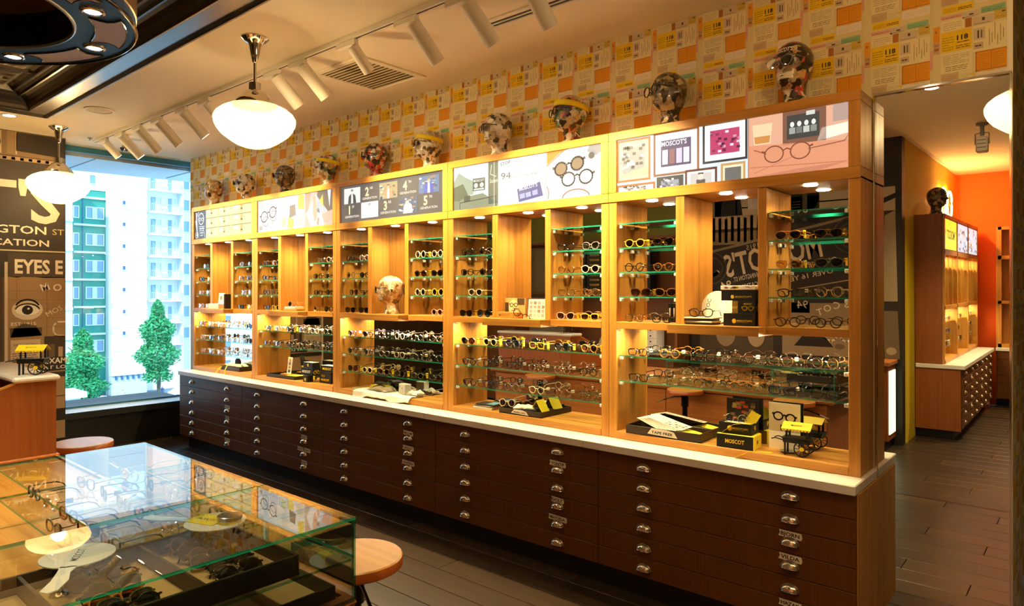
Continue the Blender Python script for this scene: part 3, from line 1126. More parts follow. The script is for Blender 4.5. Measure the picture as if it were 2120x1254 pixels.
# ---- back-lit pictures
def pic1():
    a = Art(.00012)
    a.rect(0, 0, 1.24, .30, 'E9CD7C'); a.lay()
    a.rect(0, 0, .26, .30, '3E4650'); a.rect(.25, 0, .01, .3, '9FB4BE')
    a.lay()
    for (x, z, w) in ((.26, 0, .26), (.54, 0, .26), (.82, 0, .42)):
        for k in range(3):
            a.rect(x + .008, k * .105 + .012, w - .012, .088, 'F3DE9A')
    a.lay()
    for (x, z, w) in ((.26, 0, .26), (.54, 0, .26), (.82, 0, .42)):
        for k in range(3):
            a.rect(x + w * .42, k * .105 + .03, w * .12, .07, 'D8AE4C')
            a.rect(x + w * .12, k * .105 + .062, w * .2, .03, 'F6F2E4')
            a.rect(x, k * .105 + .102, w, .006, '6B4E2C')
    a.lay()
    for (x, z, w) in ((.26, 0, .26), (.54, 0, .26), (.82, 0, .42)):
        for k in range(3):
            a.ell(x + w * .48, k * .105 + .05, .02, .008, '2E2418', 10)
            a.rect(x + w * .70, k * .105 + .058, w * .2, .018, 'B9C99A')
    w_ = 'ECEEF2'
    a.ring(.15, .215, .06, .06, .010, w_, 16); a.spec(.15, .21, .10, w_, .006)
    a.line([(.04, .28), (.05, .10)], .022, w_); a.line([(.02, .2), (.07, .03)], .012, w_)
    a.rect(.10, .13, .13, .006, w_); a.rect(.11, .105, .11, .012, w_); a.rect(.11, .085, .09, .006, w_); a.rect(.12, .06, .08, .010, w_); a.rect(.13, .035, .06, .008, w_)
    a.ring(.05, .045, .035, .03, .010, 'B9C6A4', 14); a.ell(.05, .045, .012, .012, w_)
    a.line([(.24, .01), (.19, .13)], .006, w_); a.line([(.07, .25), (.09, .29)], .01, w_)
    return a
def pic2():
    a = Art(.00012)
    a.rect(0, 0, 1.24, .30, 'F2F1EE'); a.lay()
    a.spec(.19, .16, .30, '3A3038', .010, None, .22); a.spec(.21, .12, .28, '6E6068', .006, None, .30)
    a.rect(.02, .25, .08, .05, 'C9C4BC'); a.rect(.02, .02, .06, .04, 'B9B0A0'); a.type_lines(.05, .02, .3, .03, 2, 'A9A9B4', .3)
    a.rect(.385, 0, .004, .30, 'B9B4AA'); a.rect(.80, 0, .004, .30, 'A9A29A')
    a.poly([(.40, .17), (.50, .14), (.54, .28), (.43, .30)], 'DDE3DA'); a.poly([(.69, .18), (.79, .16), (.79, .29), (.70, .30)], 'F0D23C'); a.poly([(.52, .02), (.61, .0), (.63, .09), (.53, .11)], 'EFE05C')
    a.poly([(.55, .10), (.66, .12), (.65, .22), (.56, .21)], '5E6066'); a.poly([(.42, .02), (.50, .04), (.48, .13), (.41, .11)], 'CBD8A8'); a.poly([(.66, .02), (.78, .01), (.79, .13), (.67, .14)], 'E6E2D2')
    a.lay(); a.type_lines(.68, .03, .1, .09, 5, 'B5A888', .3); a.type_lines(.43, .19, .08, .08, 5, 'A9B4A0', .3)
    a.rect(.806, 0, .434, .30, 'C9AFA4'); a.lay()
    a.poly([(.97, .13), (1.24, .05), (1.24, .30), (1.0, .30)], '5A5552'); a.poly([(.81, .30), (.90, .30), (.86, .15), (.81, .12)], 'B48C80'); a.poly([(.83, .12), (.97, .28), (1.20, .08), (1.08, 0), (.90, 0)], 'F6F5F2')
    a.lay(); a.poly([(.93, .26), (.97, .27), (1.0, .10), (.96, .03), (.93, .12)], 'E8A28C'); a.poly([(1.06, .10), (1.24, .13), (1.24, .04), (1.10, .02)], 'EFA896'); a.poly([(1.03, .22), (1.08, .27), (1.09, .16)], 'D8C64A')
    a.poly([(1.0, .08), (1.03, .06), (1.02, .0), (.99, .02)], 'D98E78'); a.poly([(1.15, .30), (1.20, .30), (1.18, .15)], 'E8E6E0')
    return a
def pic3():
    a = Art(.00012)
    a.rect(0, 0, 1.24, .30, '5C5654'); a.lay()
    gold, ivory = 'F3E2AE', 'F6EEDC'
    cells = [(0, 1, 'p0'), (1, 1, '2|ND'), (2, 1, 'p1'), (3, 1, '4|TH'), (4, 1, 'p2'), (0, 0, '1|ST'), (1, 0, 'p3'), (2, 0, '3|RD'), (3, 0, 'p4'), (4, 0, '5|TH')]
    cw = .232
    for (i, j, s) in cells:
        x, z = .045 + i * cw, .022 + j * .132
        if s[0] == 'p':
            k = int(s[1])
            a.rect(x, z, cw - .014, .126, ('D9E0D8', 'B9A878', '5E7FA8', 'E9EAEA', '4C5E78')[k]); a.lay()
            if k in (1, 2, 4):
                for q in range(24):
                    a.rect(x + RND.uniform(0, .18), z + RND.uniform(0, .11), .026, .012, RND.choice(('E9D9A8', '2E4E80', '7FA0C4', 'C98A4C', 'F2EEE0', '6E5A3C')))
                a.lay()
            body = ('4A4C48', 'C9A87C', '4C62C8', 'F4F4F2', 'EFEFEA')[k]
            cx = x + cw * .47
            a.poly([(cx - .055, z), (cx + .055, z), (cx + .045, z + .06), (cx + .018, z + .078), (cx - .018, z + .078), (cx - .045, z + .06)], body); a.lay()
            a.poly([(cx - .014, z), (cx + .014, z), (cx + .011, z + .074), (cx - .011, z + .074)], 'F2F0EA')
            a.ell(cx, z + .092, .014, .019, ('E8DCC8', 'E6C8A0', 'EFC9A4', 'D8D8D4', 'E9D2B4')[k]); a.ell(cx, z + .105, .016, .010, ('3A3834', '6B4E34', 'A07C50', '8C8C88', '6E5A48')[k])
            a.lay()
        else:
            n_, sup = s.split('|')
            a.text(n_, x + .075, z + .046, .068, gold, .035, 'C'); a.text(sup, x + .112, z + .094, .019, ivory, .02, 'L')
            a.text('GENERATION', x + .108, z + .016, .018, ivory, .01, 'C', w=.185)
    return a
def pic4():
    a = Art(.00012)
    a.rect(0, 0, .42, .30, 'E8EAE4'); a.rect(.42, 0, .40, .30, 'F6F5F2'); a.rect(.825, 0, .415, .30, 'F4F4F4'); a.lay()
    a.poly([(0, .20), (.05, .26), (.12, .22), (.19, .19), (.19, .10), (0, .08)], 'A9B49C'); a.poly([(0, .08), (.28, .10), (.42, .02), (.42, 0), (0, 0)], '8C9478'); a.rect(.33, .02, .09, .28, '6E7460')
    a.lay(); a.poly([(0, .16), (.09, .18), (.14, .10), (.05, .06), (0, .07)], '6B7558'); a.rect(.185, .12, .115, .085, '5E6450'); a.rect(.10, .055, .06, .04, '55584C'); a.line([(.06, .05), (.40, .07), (.40, .0)], .006, '3E4238'); a.line([(.06, .05), (.06, 0)], .006, '3E4238')
    a.lay(); a.text('MOSCOT', .2425, .182, .016, 'F4F4EE', .01, 'C', w=.10); a.ell(.215, .157, .018, .016, 'F4F4EE'); a.ell(.27, .157, .018, .016, 'F4F4EE'); a.rect(.195, .126, .095, .010, 'E6E8DE')
    a.text('Southern', .345, .16, .03, 'F0F0E8', 0, 'L', w=.07); a.line([(.36, .28), (.35, .22), (.40, .20)], .005, 'F0F0E8'); a.rect(.38, 0, .006, .3, 'C9D0C0')
    a.text("STOP", .44, .262, .022, '3E3E44', .015, 'L', rot=.10, w=.09); a.text("DON'T MAKE ANY MORE", .545, .268, .011, '4C4C52', .0, 'L', rot=.08, w=.23)
    a.text("DON'T MAKE ANOTHER", .44, .235, .011, '6E6E74', 0, 'L', rot=.10, w=.24)
    a.text('94', .445, .172, .045, '3A3A40', .0, 'L', w=.085); a.text('RIVINGTON STREET', .545, .172, .014, '4A4A52', .0, 'L', rot=.02, w=.22)
    a.type_lines(.45, .02, .12, .10, 6, 'B9BBC0', .25)
    a.poly([(.60, .01), (.80, .035), (.775, .125), (.585, .095)], '4C5694'); a.lay()
    a.text("MOSCOT'S", .605, .082, .022, 'EDEEF6', .02, 'L', rot=.12, w=.15)
    for q in ((.61, .03), (.66, .035), (.715, .043)):
        a.poly([(q[0], q[1]), (q[0] + .042, q[1] + .005), (q[0] + .038, q[1] + .036), (q[0] - .004, q[1] + .03)], 'A9B0DC')
    a.rect(.82, 0, .004, .3, 'B0B4B8')
    a.poly([(.83, .22), (.93, .285), (.99, .30), (.83, .30)], 'E9A23C'); a.line([(.83, .215), (.95, .29)], .006, 'C2761C')
    a.poly([(1.13, .27), (1.20, .235), (1.24, .26), (1.24, .30), (1.15, .30)], 'B4ACA2'); a.ell(1.165, .243, .035, .03, 'D8D6D2'); a.lay(); a.ell(1.165, .240, .022, .02, '5A564E')
    a.spec(1.0, .195, .24, '54483E', .012, '9A7C5C', .16)
    a.spec(1.06, .118, .25, '4A4038', .010, 'F7F7F6', .02)
    a.ring(1.05, 0, .10, .05, .007, 'B56A40', 16, .1, PI - .1); a.line([(.83, .09), (.845, .05), (.84, .01)], .006, 'B56A40')
    return a
def pic5():
    a = Art(.00012)
    a.rect(0, 0, .77, .30, 'D2DCE0'); a.rect(.77, 0, .47, .30, 'D8A487'); a.lay()
    def frame(x, z, w, h, fc, inner, mat_='F3F0EA'):
        a.rect(x, z, w, h, fc); a.lay(); a.rect(x + .012, z + .012, w - .024, h - .024, mat_); a.lay()
        a.rect(x + w * .17, z + h * .2, w * .66, h * .6, inner); a.lay()
    frame(0, .055, .215, .24, 'C0793A', 'B8B4A4', 'E9D9B4'); frame(.235, .065, .27, .24, '9C5A38', '4A3E66', 'F4F4F4'); frame(.525, .10, .24, .21, '3E3A3A', 'B84468', 'F6F6F6')
    frame(.0, -.09, .245, .13, 'B9703A', 'E6E2DA', 'F0EEE8'); frame(.255, -.05, .16, .11, '3E3E44', '9AA0A8', '3E3E44'); frame(.425, -.04, .18, .12, '5E3228', 'C9C4BC', 'ECEAE6'); frame(.625, -.03, .13, .12, 'C09A60', '6E6C66', 'E9DCB8')
    a.lay()
    r = random.Random(4)
    for k in range(30):
        a.rect(.02 + r.uniform(0, .16), .10 + r.uniform(.02, .15), .02, .015, r.choice(('7C786A', 'DAD6C8', '5E584C', 'EFEFE8')))
    a.poly([(.02, .085), (.20, .085), (.20, .13), (.10, .115)], 'D9CDA0')
    a.text("MOSCOT'S", .285, .225, .026, 'ECEAF4', .02, 'L', w=.15)
    for k in range(4):
        a.rect(.29 + k * .042, .125, .034, .08, ('D9D4E6', '8A5A66', 'C9C2DC', 'E6E2F0')[k])
    for k in range(26):
        a.rect(.56 + r.uniform(0, .15), .15 + r.uniform(0, .10), .018, .012, r.choice(('E9D8E0', '8C2E50', '5A2440', 'D890A8')))
    for k in range(20):
        a.rect(.04 + r.uniform(0, .15), r.uniform(0, .025), .016, .008, r.choice(('5A5048', 'B9A48C', '8C6450')))
        a.rect(.275 + r.uniform(0, .11), r.uniform(0, .04), .014, .010, r.choice(('5A5A60', 'E9E9EC', '7C7C84')))
    a.ell(.515, .035, .014, .018, 'E6D6C4'); a.rect(.50, .05, .03, .008, '4A3A34'); a.rect(.49, 0, .05, .022, '55504C')
    a.rect(.768, 0, .005, .3, '9C6A50')
    a.poly([(.77, 0), (1.24, 0), (1.24, .13), (.77, .16)], 'D6906C'); a.poly([(1.10, .14), (1.24, .16), (1.24, .21), (1.12, .20)], 'F0E0CC'); a.rect(.94, .14, .20, .16, '7C5442'); a.poly([(1.17, .22), (1.24, .22), (1.24, .30), (1.17, .30)], 'AE9488')
    a.lay(); a.rect(.96, .165, .15, .115, '40403C'); a.poly([(.80, .16), (.88, .16), (.89, .26), (.79, .26)], 'EAC9A0'); a.lay()
    for k in range(4):
        x = .985 + k * .033
        a.ell(x, .235, .010, .013, 'D9DCD4'); a.rect(x - .014, .19, .028, .03, ('9AA09A', '6E746E', 'B9BEB4', '84887E')[k])
    a.poly([(.805, .165), (.875, .165), (.88, .20), (.80, .20)], 'C98848')
    a.rect(1.05, .27, .04, .02, 'C9CCC4')
    a.spec(.96, .105, .24, '7C4634', .006, None, .02); a.line([(.86, .11), (.80, .135)], .004, '7C4634'); a.line([(1.06, .11), (1.22, .125), (1.24, .15)], .005, '8C5440')
    a.line([(.78, .05), (1.23, .03)], .004, 'B87050'); a.line([(.80, .02), (1.0, .085)], .003, 'B4705A'); a.poly([(.78, .0), (1.1, .0), (1.24, .03), (1.0, .02)], 'C27C60')
    return a
PICS = (pic1, pic2, pic3, pic4, pic5)
PLAB = ('its back-lit picture of yellow drawers', 'its back-lit picture of white collages', 'its dark back-lit panel of five generations', 'its back-lit picture of street and sunglasses', 'its back-lit picture of framed photographs')
puck_me = MB().lathe([(.001, -.004), (.030, -.004), (.034, 0.0)], segs=20).mesh('downlight', True)
puck_me.materials.append(MATS['led'])
for i in range(5):
    x0 = BX0 + i * BW
    t = thing('display_shelf', 'oak shelving bay %s, with %s' % (WHERE[i], PLAB[i]), 'shelf', (x0, FY, .81), group='oak shelving bays')
    T = Matrix.Translation((-x0, -FY, -.81))
    def P(name, mb, m, par=None, smooth=False):
        mb.xf(Matrix.Translation((0, -FY, -.81)))
        return obj(name, mb, m, par or t, smooth=smooth)
    E0, E1 = .0012, BW - .0012
    for (a, b_) in ((E0, .052), (1.290, E1)):
        P('stile', MB().bbox(a, b_, FY + .006, MY + .05, .81, 2.18, .0015), 'oak_v')
    for (a, b_) in ((.425, .475), (.872, .915)):
        P('divider', MB().bbox(a, b_, FY + .006, MY, 1.48, 2.165, .0015), 'oak_v')
    P('header_rail', MB().bbox(E0, E1, FY, MY + .05, 2.522, 2.57, .002), 'oak_h')
    P('header_rail', MB().bbox(E0, E1, FY, MY + .05, 2.168, 2.222, .002), 'oak_h')
    for (a, b_) in ((E0, .052), (1.290, E1)):
        P('header_stile', MB().bbox(a, b_, FY, MY + .05, 2.222, 2.522, .002), 'oak_v')
    a = PICS[i]()
    lp = P('light_panel', MB().box(.052, 1.290, FY + .014, FY + .05, 2.222, 2.522), 'white_plastic')
    po = a.obj('picture', (.052, 0.0135, 2.222 - .81), (1, 0, 0), (0, 0, 1), (0, -1, 0), 'lightbox', lp)
    for v in po.data.vertices:
        v.co.x = min(max(v.co.x, .0525), 1.2895)
        v.co.z = min(max(v.co.z, 1.4125), 1.7115)
    P('mid_shelf', MB().bbox(.052, .4255, FY + .003, MY, 1.440, 1.480, .002), 'oak_h')
    P('mid_shelf', MB().bbox(.9145, 1.290, FY + .003, MY, 1.440, 1.480, .002), 'oak_h')
    P('niche_shelf', MB().bbox(.4257, .9143, FY - .095, MY, 1.434, 1.480, .002), 'oak_h')
    P('bottom_board', MB().bbox(.052, 1.290, FY + .001, MY, .811, .852, .002), 'oak_h')
    P('board_seam', MB().box(.052, 1.290, FY + .088, FY + .091, .851, .8525), 'drawer_wood_shaded')
    P('mirror_panel', MB().box(.052, 1.290, MY, MY + .008, .852, 2.168), 'mirror')
    for (a_, b_) in ((.060, .420), (.920, 1.284)):
        for z in SIDE_Z:
            g = P('glass_shelf', glass_slab(MB(), a_, b_, FY + .018, MY - .004, z - .008, z), ['glass', 'glass_edge', 'glass_back'])
            for (cx, cyy) in ((a_ + .008, FY + .035), (b_ - .008, FY + .035), (a_ + .008, MY - .03), (b_ - .008, MY - .03)):
                clip(g, cx, cyy - FY, z - .81 - .008)
    for z in LOW_Z[i]:
        g = P('glass_shelf', glass_slab(MB(), .060, 1.282, FY + .015, MY - .004, z - .008, z), ['glass', 'glass_edge', 'glass_back'])
        for (cx, cyy) in ((.068, FY + .035), (1.274, FY + .035), (.068, MY - .03), (1.274, MY - .03)):
            clip(g, cx, cyy - FY, z - .81 - .008)
    for cx in (.24, .675, 1.10):
        o = bpy.data.objects.new('downlight', puck_me)
        COL.objects.link(o)
        o.parent = t
        o.location = (cx, .080, 2.168 - .81)
        lamp('SPOT', 'niche_lamp', (x0 + cx, FY + .080, 2.155), 9.5, WARM, (0, 0, 0), spot_size=math.radians(150), spot_blend=.9, shadow_soft_size=.03)
    P('light_strip', MB().box(.06, 1.28, FY + .060, FY + .072, 1.4385, 1.4398), 'led')
    lamp('AREA', 'strip_lamp', (x0 + .671, FY + .03, 1.428), 7.0, WARM, (math.radians(-14), 0, 0), shape='RECTANGLE', size=1.2, size_y=.012)
    BAYS.append(t)

# ------------------------------------------------------------------ the drawer chests below, and the stone counter
ct = thing('countertop', 'long white stone counter slab over the brown drawer chests', 'countertop', (-4.15, 3.203, .765))
for (a, b_) in ((-7.50, -3.575), (-3.574, -2.235), (-2.234, -.805)):
    mb = MB().bbox(a, b_, 3.203, 3.597, .765, .81, .004)
    mb.xf(Matrix.Translation((4.15, -3.203, -.765)))
    obj('slab', mb, 'stone', ct)
hm = MB()
A_, H_, D_ = .040, .030, .024
NT, NP = 14, 6
for j in range(NP + 1):
    ph = PI / 2 * j / NP
    for k in range(NT + 1):
        th = PI * k / NT
        hm.v.append((A_ * cos(th), -D_ * max(0, sin(th)) ** .8 * sin(ph) - .001, H_ * max(0, sin(th)) ** .8 * cos(ph)))
for j in range(NP):
    for k in range(NT):
        p = j * (NT + 1) + k
        hm.face([p, p + 1, p + NT + 2, p + NT + 1])
hm.tube([(A_ * 1.06 * cos(PI * k / NT), -.002, H_ * 1.1 * sin(PI * k / NT)) for k in range(NT + 1)], .0035, 6, up=(0, 1, 0))
hm.tube([(A_ * cos(PI * k / NT), -D_ * max(0, sin(PI * k / NT)) ** .8 - .001, 0) for k in range(NT + 1)], .0022, 6)
handle_me = hm.mesh('handle', True)
handle_me.materials.append(MATS['nickel'])
TAGS = ({2: 'COHEN', 3: 'ZEV', 5: 'GENUG'}, {3: 'FANG', 4: 'NATE  SHAV', 5: 'KASH'}, {1: 'BROHM', 2: 'GAVOLT', 3: 'VANTEEN'}, {1: 'YONTIF', 3: 'DOLT', 4: 'MAYDELA'}, {2: 'BJORN', 3: 'VILDA', 5: 'HAZAK'})
DX0, DW = -7.505, 1.3405
for i in range(5):
    x0 = DX0 + i * DW
    t = thing('drawer_chest', 'dark brown chest of six shallow drawers, under the shelving bay %s' % WHERE[i], 'chest', (x0, 3.223, 0), group='drawer chests under the counter')
    def P(name, mb, m, par=None):
        mb.xf(Matrix.Translation((-x0, -3.223, 0)))
        return obj(name, mb, m, par or t)
    P('carcass', MB().box(x0 + .001, x0 + DW - .001 - (0.02 if i == 4 else 0), 3.244, 3.595, .118, .764), 'drawer_wood_shaded')
    P('toe_kick', MB().box(x0 + (.09 if i == 0 else 0), x0 + DW - (.05 if i == 4 else 0), 3.28, 3.58, 0.0, .118), 'dark_base')
    if i == 4:
        P('side_panel', MB().bbox(x0 + DW - .020, x0 + DW, 3.238, 3.596, .10, .764, .002), 'oak_v')
    dh = .1068
    for d in range(6):
        z1 = .7625 - d * dh
        dr = P('drawer', MB().bbox(x0 + .002, x0 + DW - .002 - (.002 if i == 4 else 0), 3.223, 3.243, z1 - dh + .0035, z1, .0012), 'drawer_wood_shaded')
        for hx_ in (.292, 1.056):
            o = bpy.data.objects.new('handle', handle_me)
            COL.objects.link(o)
            o.parent = dr
            o.location = (hx_, 0.0, z1 - dh * .60)
        if d in TAGS[i]:
            a = Art(.00012)
            txts = TAGS[i][d].split('  ')
            for q, s in enumerate(txts):
                w = .028 + .0145 * len(s)
                ox = 0 if len(txts) == 1 else (-.055 + .105 * q)
                a.poly([(ox - w / 2 - .004, .003), (ox + w / 2, -.002), (ox + w / 2 + .005, .012), (ox + w / 2, .030), (ox - w / 2, .033), (ox - w / 2 + .004, .018)], 'E6DCC6')
                a.lay()
                a.text(s, ox, .008, .017, '1A1612', .025, 'C', w=w * .84, rot=-.02)
            a.obj('paper_tag', (1.056, -.0006, z1 - dh * .60 + .030), (1, 0, 0), (0, 0, 1), (0, -1, 0), 'print_paper', dr)
# ------------------------------------------------------------------ spectacles
def acet(name, c, rough=0.16, var=None):
    return mat(name, c, rough, spec=0.6, coat=0.5, var=var)
FR = {
    'black': (acet('fr_black', '0B0A0A'), 'black'), 'tort': (acet('fr_tort', '2A1508', var=(90, '9A5A1C')), 'tortoiseshell'),
    'crystal': (thin_glass('fr_crystal', (.90, .88, .84), ior=1.9, rough=.08, gl=(.95, .93, .9)), 'clear crystal'), 'grey': (mat('fr_grey', '77726C', .15, spec=.7), 'smoke grey'),
    'cream': (acet('fr_cream', 'EBDDB2'), 'cream'), 'yellow': (acet('fr_yellow', 'E8C23C'), 'yellow'), 'amber': (acet('fr_amber', 'A8681C'), 'amber'),
    'brown': (acet('fr_brown', '33190C'), 'dark brown'), 'gold': (mat('fr_gold', 'C9A050', .2, 1.0), 'gold wire'), 'silver': (mat('fr_silver', 'C9C9C6', .15, 1.0), 'silver wire'),
    'navy': (acet('fr_navy', '141C38'), 'navy'), 'violet': (acet('fr_violet', '5C4470'), 'violet'), 'white': (acet('fr_white', 'E6E2DA'), 'white'), 'pink': (acet('fr_pink', 'D9AFA0'), 'blush pink'), 'olive': (acet('fr_olive', '3C4426'), 'olive')}
LN = {
    'clear': (thin_glass('ln_clear', (.97, .98, .97), ior=1.45), ''), 'dark': (thin_glass('ln_dark', (.03, .03, .035), ior=1.6), 'black'), 'brown': (thin_glass('ln_brown', (.13, .06, .02), ior=1.6), 'brown'),
    'green': (thin_glass('ln_green', (.05, .09, .05), ior=1.6), 'green'), 'blue': (thin_glass('ln_blue', (.05, .16, .42), ior=1.9, gl=(.5, .75, 1)), 'blue'), 'rose': (thin_glass('ln_rose', (.35, .10, .12), ior=1.6), 'rose'),
    'amberl': (thin_glass('ln_amber', (.75, .45, .12), ior=1.6), 'amber'), 'purple': (thin_glass('ln_purple', (.25, .04, .16), ior=1.7), 'purple'), 'honey': (thin_glass('ln_honey', (.85, .65, .2), ior=1.6), 'honey')}
SH = ('round', 'panto', 'square', 'keyhole', 'aviator', 'oval')
SHL = {'round': 'round', 'panto': 'panto', 'square': 'square', 'keyhole': 'wide', 'aviator': 'aviator', 'oval': 'oval'}
HALF = .0345
def outline(sh, sg, n=22):
    pts = []
    for k in range(n):
        t = 2 * PI * k / n
        c, s = cos(t), sin(t)
        if sh == 'round':
            x, z = .0235 * c, .0235 * s
        elif sh == 'panto':
            x, z = .0245 * c * (1 + .06 * s), .0225 * (s if s < 0 else s * .88)
        elif sh == 'square':
            q = 3.2
            x = .0260 * math.copysign(abs(c) ** (2 / q), c)
            z = .0185 * math.copysign(abs(s) ** (2 / q), s)
            x *= 1 + .06 * z / .0185
        elif sh == 'keyhole':
            q = 2.5
            x = .0265 * math.copysign(abs(c) ** (2 / q), c) * (1 + .10 * s)
            z = .0205 * math.copysign(abs(s) ** (2 / q), s)
            z += .0025 * c * (s > -.2)
        elif sh == 'aviator':
            x = .0275 * c * (1 + .10 * s) + .003 * (s < 0) * -s
            z = .0235 * s * (1 if s < 0 else .72)
        else:
            x, z = .0250 * c, .0165 * s
        pts.append((sg * (HALF + x), z))
    return pts
FRM, LNM = {}, {}
for sh in SH:
    zb = -min(p[1] for p in outline(sh, 1))
    for thin in (0, 1):
        r = .0012 if thin else .0026
        mb = MB()
        for sg in (-1, 1):
            mb.tube([(p[0], 0.0, p[1] + zb + r) for p in outline(sh, sg)], r, 6, True, up=(0, 1, 0), flat=1.25)
            ho = [p[0] * sg for p in outline(sh, sg)]
            mx = max(ho)
            mb.tube([(sg * (mx - .002), 0, zb + .012), (sg * (mx + .004), .001, zb + .013), (sg * .0675, .006, zb + .013)], r * 1.15, 6, up=(0, 0, 1))
            mb.tube([(sg * .0125, .002, zb - .001), (sg * .0105, .0075, zb - .006)], .0016, 5)
        inn = HALF - .0245
        mb.tube([(-inn, 0, zb + .006), (-inn * .45, -.001, zb + .0105), (inn * .45, -.001, zb + .0105), (inn, 0, zb + .006)], r * 1.05, 6, up=(0, 1, 0))
        if sh == 'aviator':
            mb.tube([(-inn * 1.1, 0, zb + .0165), (inn * 1.1, 0, zb + .0165)], r * .9, 6)
        FRM[sh, thin] = mb.mesh('frame', True)
        FRM[sh, thin].materials.append(MATS['fr_black'])
    for sg in (-1, 1):
        mb = MB()
        pts = outline(sh, sg)
        mb.add([(sg * HALF, -.0018, zb + .0026)] + [(p[0], 0, p[1] + zb + .0026) for p in pts], [(0, k + 1, (k + 1) % len(pts) + 1) for k in range(len(pts))])
        LNM[sh, sg] = mb.mesh('lens', True)
        LNM[sh, sg].materials.append(MATS['ln_clear'])
    FRM[sh, 'zb'] = zb
TMP = {}
for sg in (-1, 1):
    for thin in (0, 1):
        r = .0010 if thin else .0024
        mb = MB().tube([(sg * .0680, .004, .013), (sg * .0680, .06, .0135), (sg * .0672, .094, .012), (sg * .066, .116, .002), (sg * .0645, .130, -.015)], [r, r * .9, r, r * 1.15, r * .9], 6, up=(1, 0, 0), flat=1.0)
        TMP[sg, thin, 0] = mb.mesh('temple', True)
        mb = MB().tube([(sg * .0665, .006 + .004 * (sg > 0), .012), (sg * -.02, .012 + .004 * (sg > 0), .011), (sg * -.045, .014 + .004 * (sg > 0), .006), (sg * -.060, .016, -.012)], [r, r, r, r], 6, up=(0, 1, 0), flat=1.2)
        TMP[sg, thin, 1] = mb.mesh('temple', True)
        for q in (0, 1):
            TMP[sg, thin, q].materials.append(MATS['fr_black'])
tag_me = {}
for k, (m_n, w) in {'y': ('yellow_card', .018), 'w': ('paper', .022)}.items():
    mb = MB().add([(-w / 2, 0, 0), (w / 2, 0, 0), (w / 2, .001, .018), (-w / 2, .001, .018), (-w / 2, .0065, .018), (w / 2, .0065, .018), (w / 2, .0065, .0), (-w / 2, .0065, .0)], [(0, 1, 2, 3), (3, 2, 5, 4), (4, 5, 6, 7)])
    if k == 'y':
        mb.add([(-w / 2, -.0005, -.020), (w / 2, -.0005, -.020), (w / 2, 0, 0), (-w / 2, 0, 0)], [(0, 1, 2, 3)])
    tag_me[k] = mb.mesh('price_tag')
    tag_me[k].materials.append(MATS[m_n])
def _part(name, me, m, par, loc=None):
    o = bpy.data.objects.new(name, me)
    COL.objects.link(o)
    o.parent = par
    if m is not None:
        o.material_slots[0].link = 'OBJECT'
        o.material_slots[0].material = m
    if loc:
        o.location = loc
    return o
NG = [0]
def glasses(spec, loc, rot=0.0, where='', group=None, folded=0, tagk=None, scale=1.0, tail=None):
    """spec 'shape frame lens'"""
    sh, fr, ln = spec.split()
    thin = 1 if fr in ('gold', 'silver') else 0
    fm, fl = FR[fr]
    lm, ll = LN[ln]
    sunny = ln != 'clear'
    lab = '%s %s %s%s' % (fl, SHL[sh], 'sunglasses' if sunny else 'eyeglasses', where)
    if sunny and ll not in fl and len(lab.split()) < 14:
        lab = lab.replace('sunglasses', ll + '-lensed sunglasses', 1)
    t = thing('sunglasses' if sunny else 'eyeglasses', lab, 'glasses', loc, rot, group)
    if scale != 1.0:
        t.scale = (scale,) * 3
    _part('frame', FRM[sh, thin], fm, t)
    for sg in (-1, 1):
        _part('lens', LNM[sh, sg], lm, t)
        _part('temple', TMP[sg, thin, folded], fm, t, (0, 0, FRM[sh, 'zb']))
    if tagk:
        p = _part('price_tag', tag_me[tagk], None, t, (.0675, .035, FRM[sh, 'zb'] + .004))
        p.rotation_euler = (0, 0, PI / 2 - .25)
    NG[0] += 1
    return t
BN = ('window-end bay', 'second bay from window', 'middle bay', 'fourth bay from window', 'bay beside mirror')
SN = ('top', 'second', 'third', 'fourth', 'wooden')
SIDE = {
    (4, 'L'): ['', 'panto yellow brown/y|keyhole brown dark/y', 'round black clear|panto tort clear', '|keyhole brown brown/y|keyhole tort brown', 'keyhole crystal clear|square black clear'],
    (4, 'R'): ['', 'aviator amber dark/y|aviator gold dark/y', 'square crystal amberl/y|aviator olive dark/y', 'square black clear/w|round crystal clear', 'panto brown clear|panto black clear/w'],
    (3, 'L'): ['', 'round black clear|round crystal clear', 'keyhole black clear|panto black clear', '|panto cream dark/y|', 'keyhole black dark/y|round black blue'],
    (3, 'R'): ['', 'keyhole black clear|keyhole grey clear', 'panto tort clear|panto cream dark', 'square crystal clear|panto tort clear', 'keyhole pink brown/y|square yellow brown/y'],
    (2, 'L'): ['', 'panto black clear|panto pink clear', 'round crystal clear|panto black clear', '|panto brown brown|oval gold clear/y', 'keyhole brown dark|keyhole black dark'],
    (2, 'R'): ['', 'round cream green/y|round cream green', 'panto brown brown/y|keyhole black dark', 'round cream green/y|round yellow dark', '|panto pink brown/w'],
    (1, 'L'): ['', 'panto tort brown|panto amber brown', 'keyhole black clear|oval silver clear', 'panto black clear|keyhole crystal clear', 'keyhole black dark/y|panto yellow dark'],
    (1, 'R'): ['', '|panto crystal clear|panto pink clear', 'panto black clear|round crystal clear', 'square black clear|panto black clear', 'keyhole crystal clear|panto black clear'],
    (0, 'L'): ['', '|round gold dark|', 'round black dark|panto yellow dark', 'square pink clear|panto crystal clear', 'panto crystal clear|keyhole pink clear'],
    (0, 'R'): ['', 'keyhole crystal clear|panto black clear', 'round amber brown|round violet brown', '|panto crystal clear|round silver clear', 'panto black dark/y|panto yellow clear']}
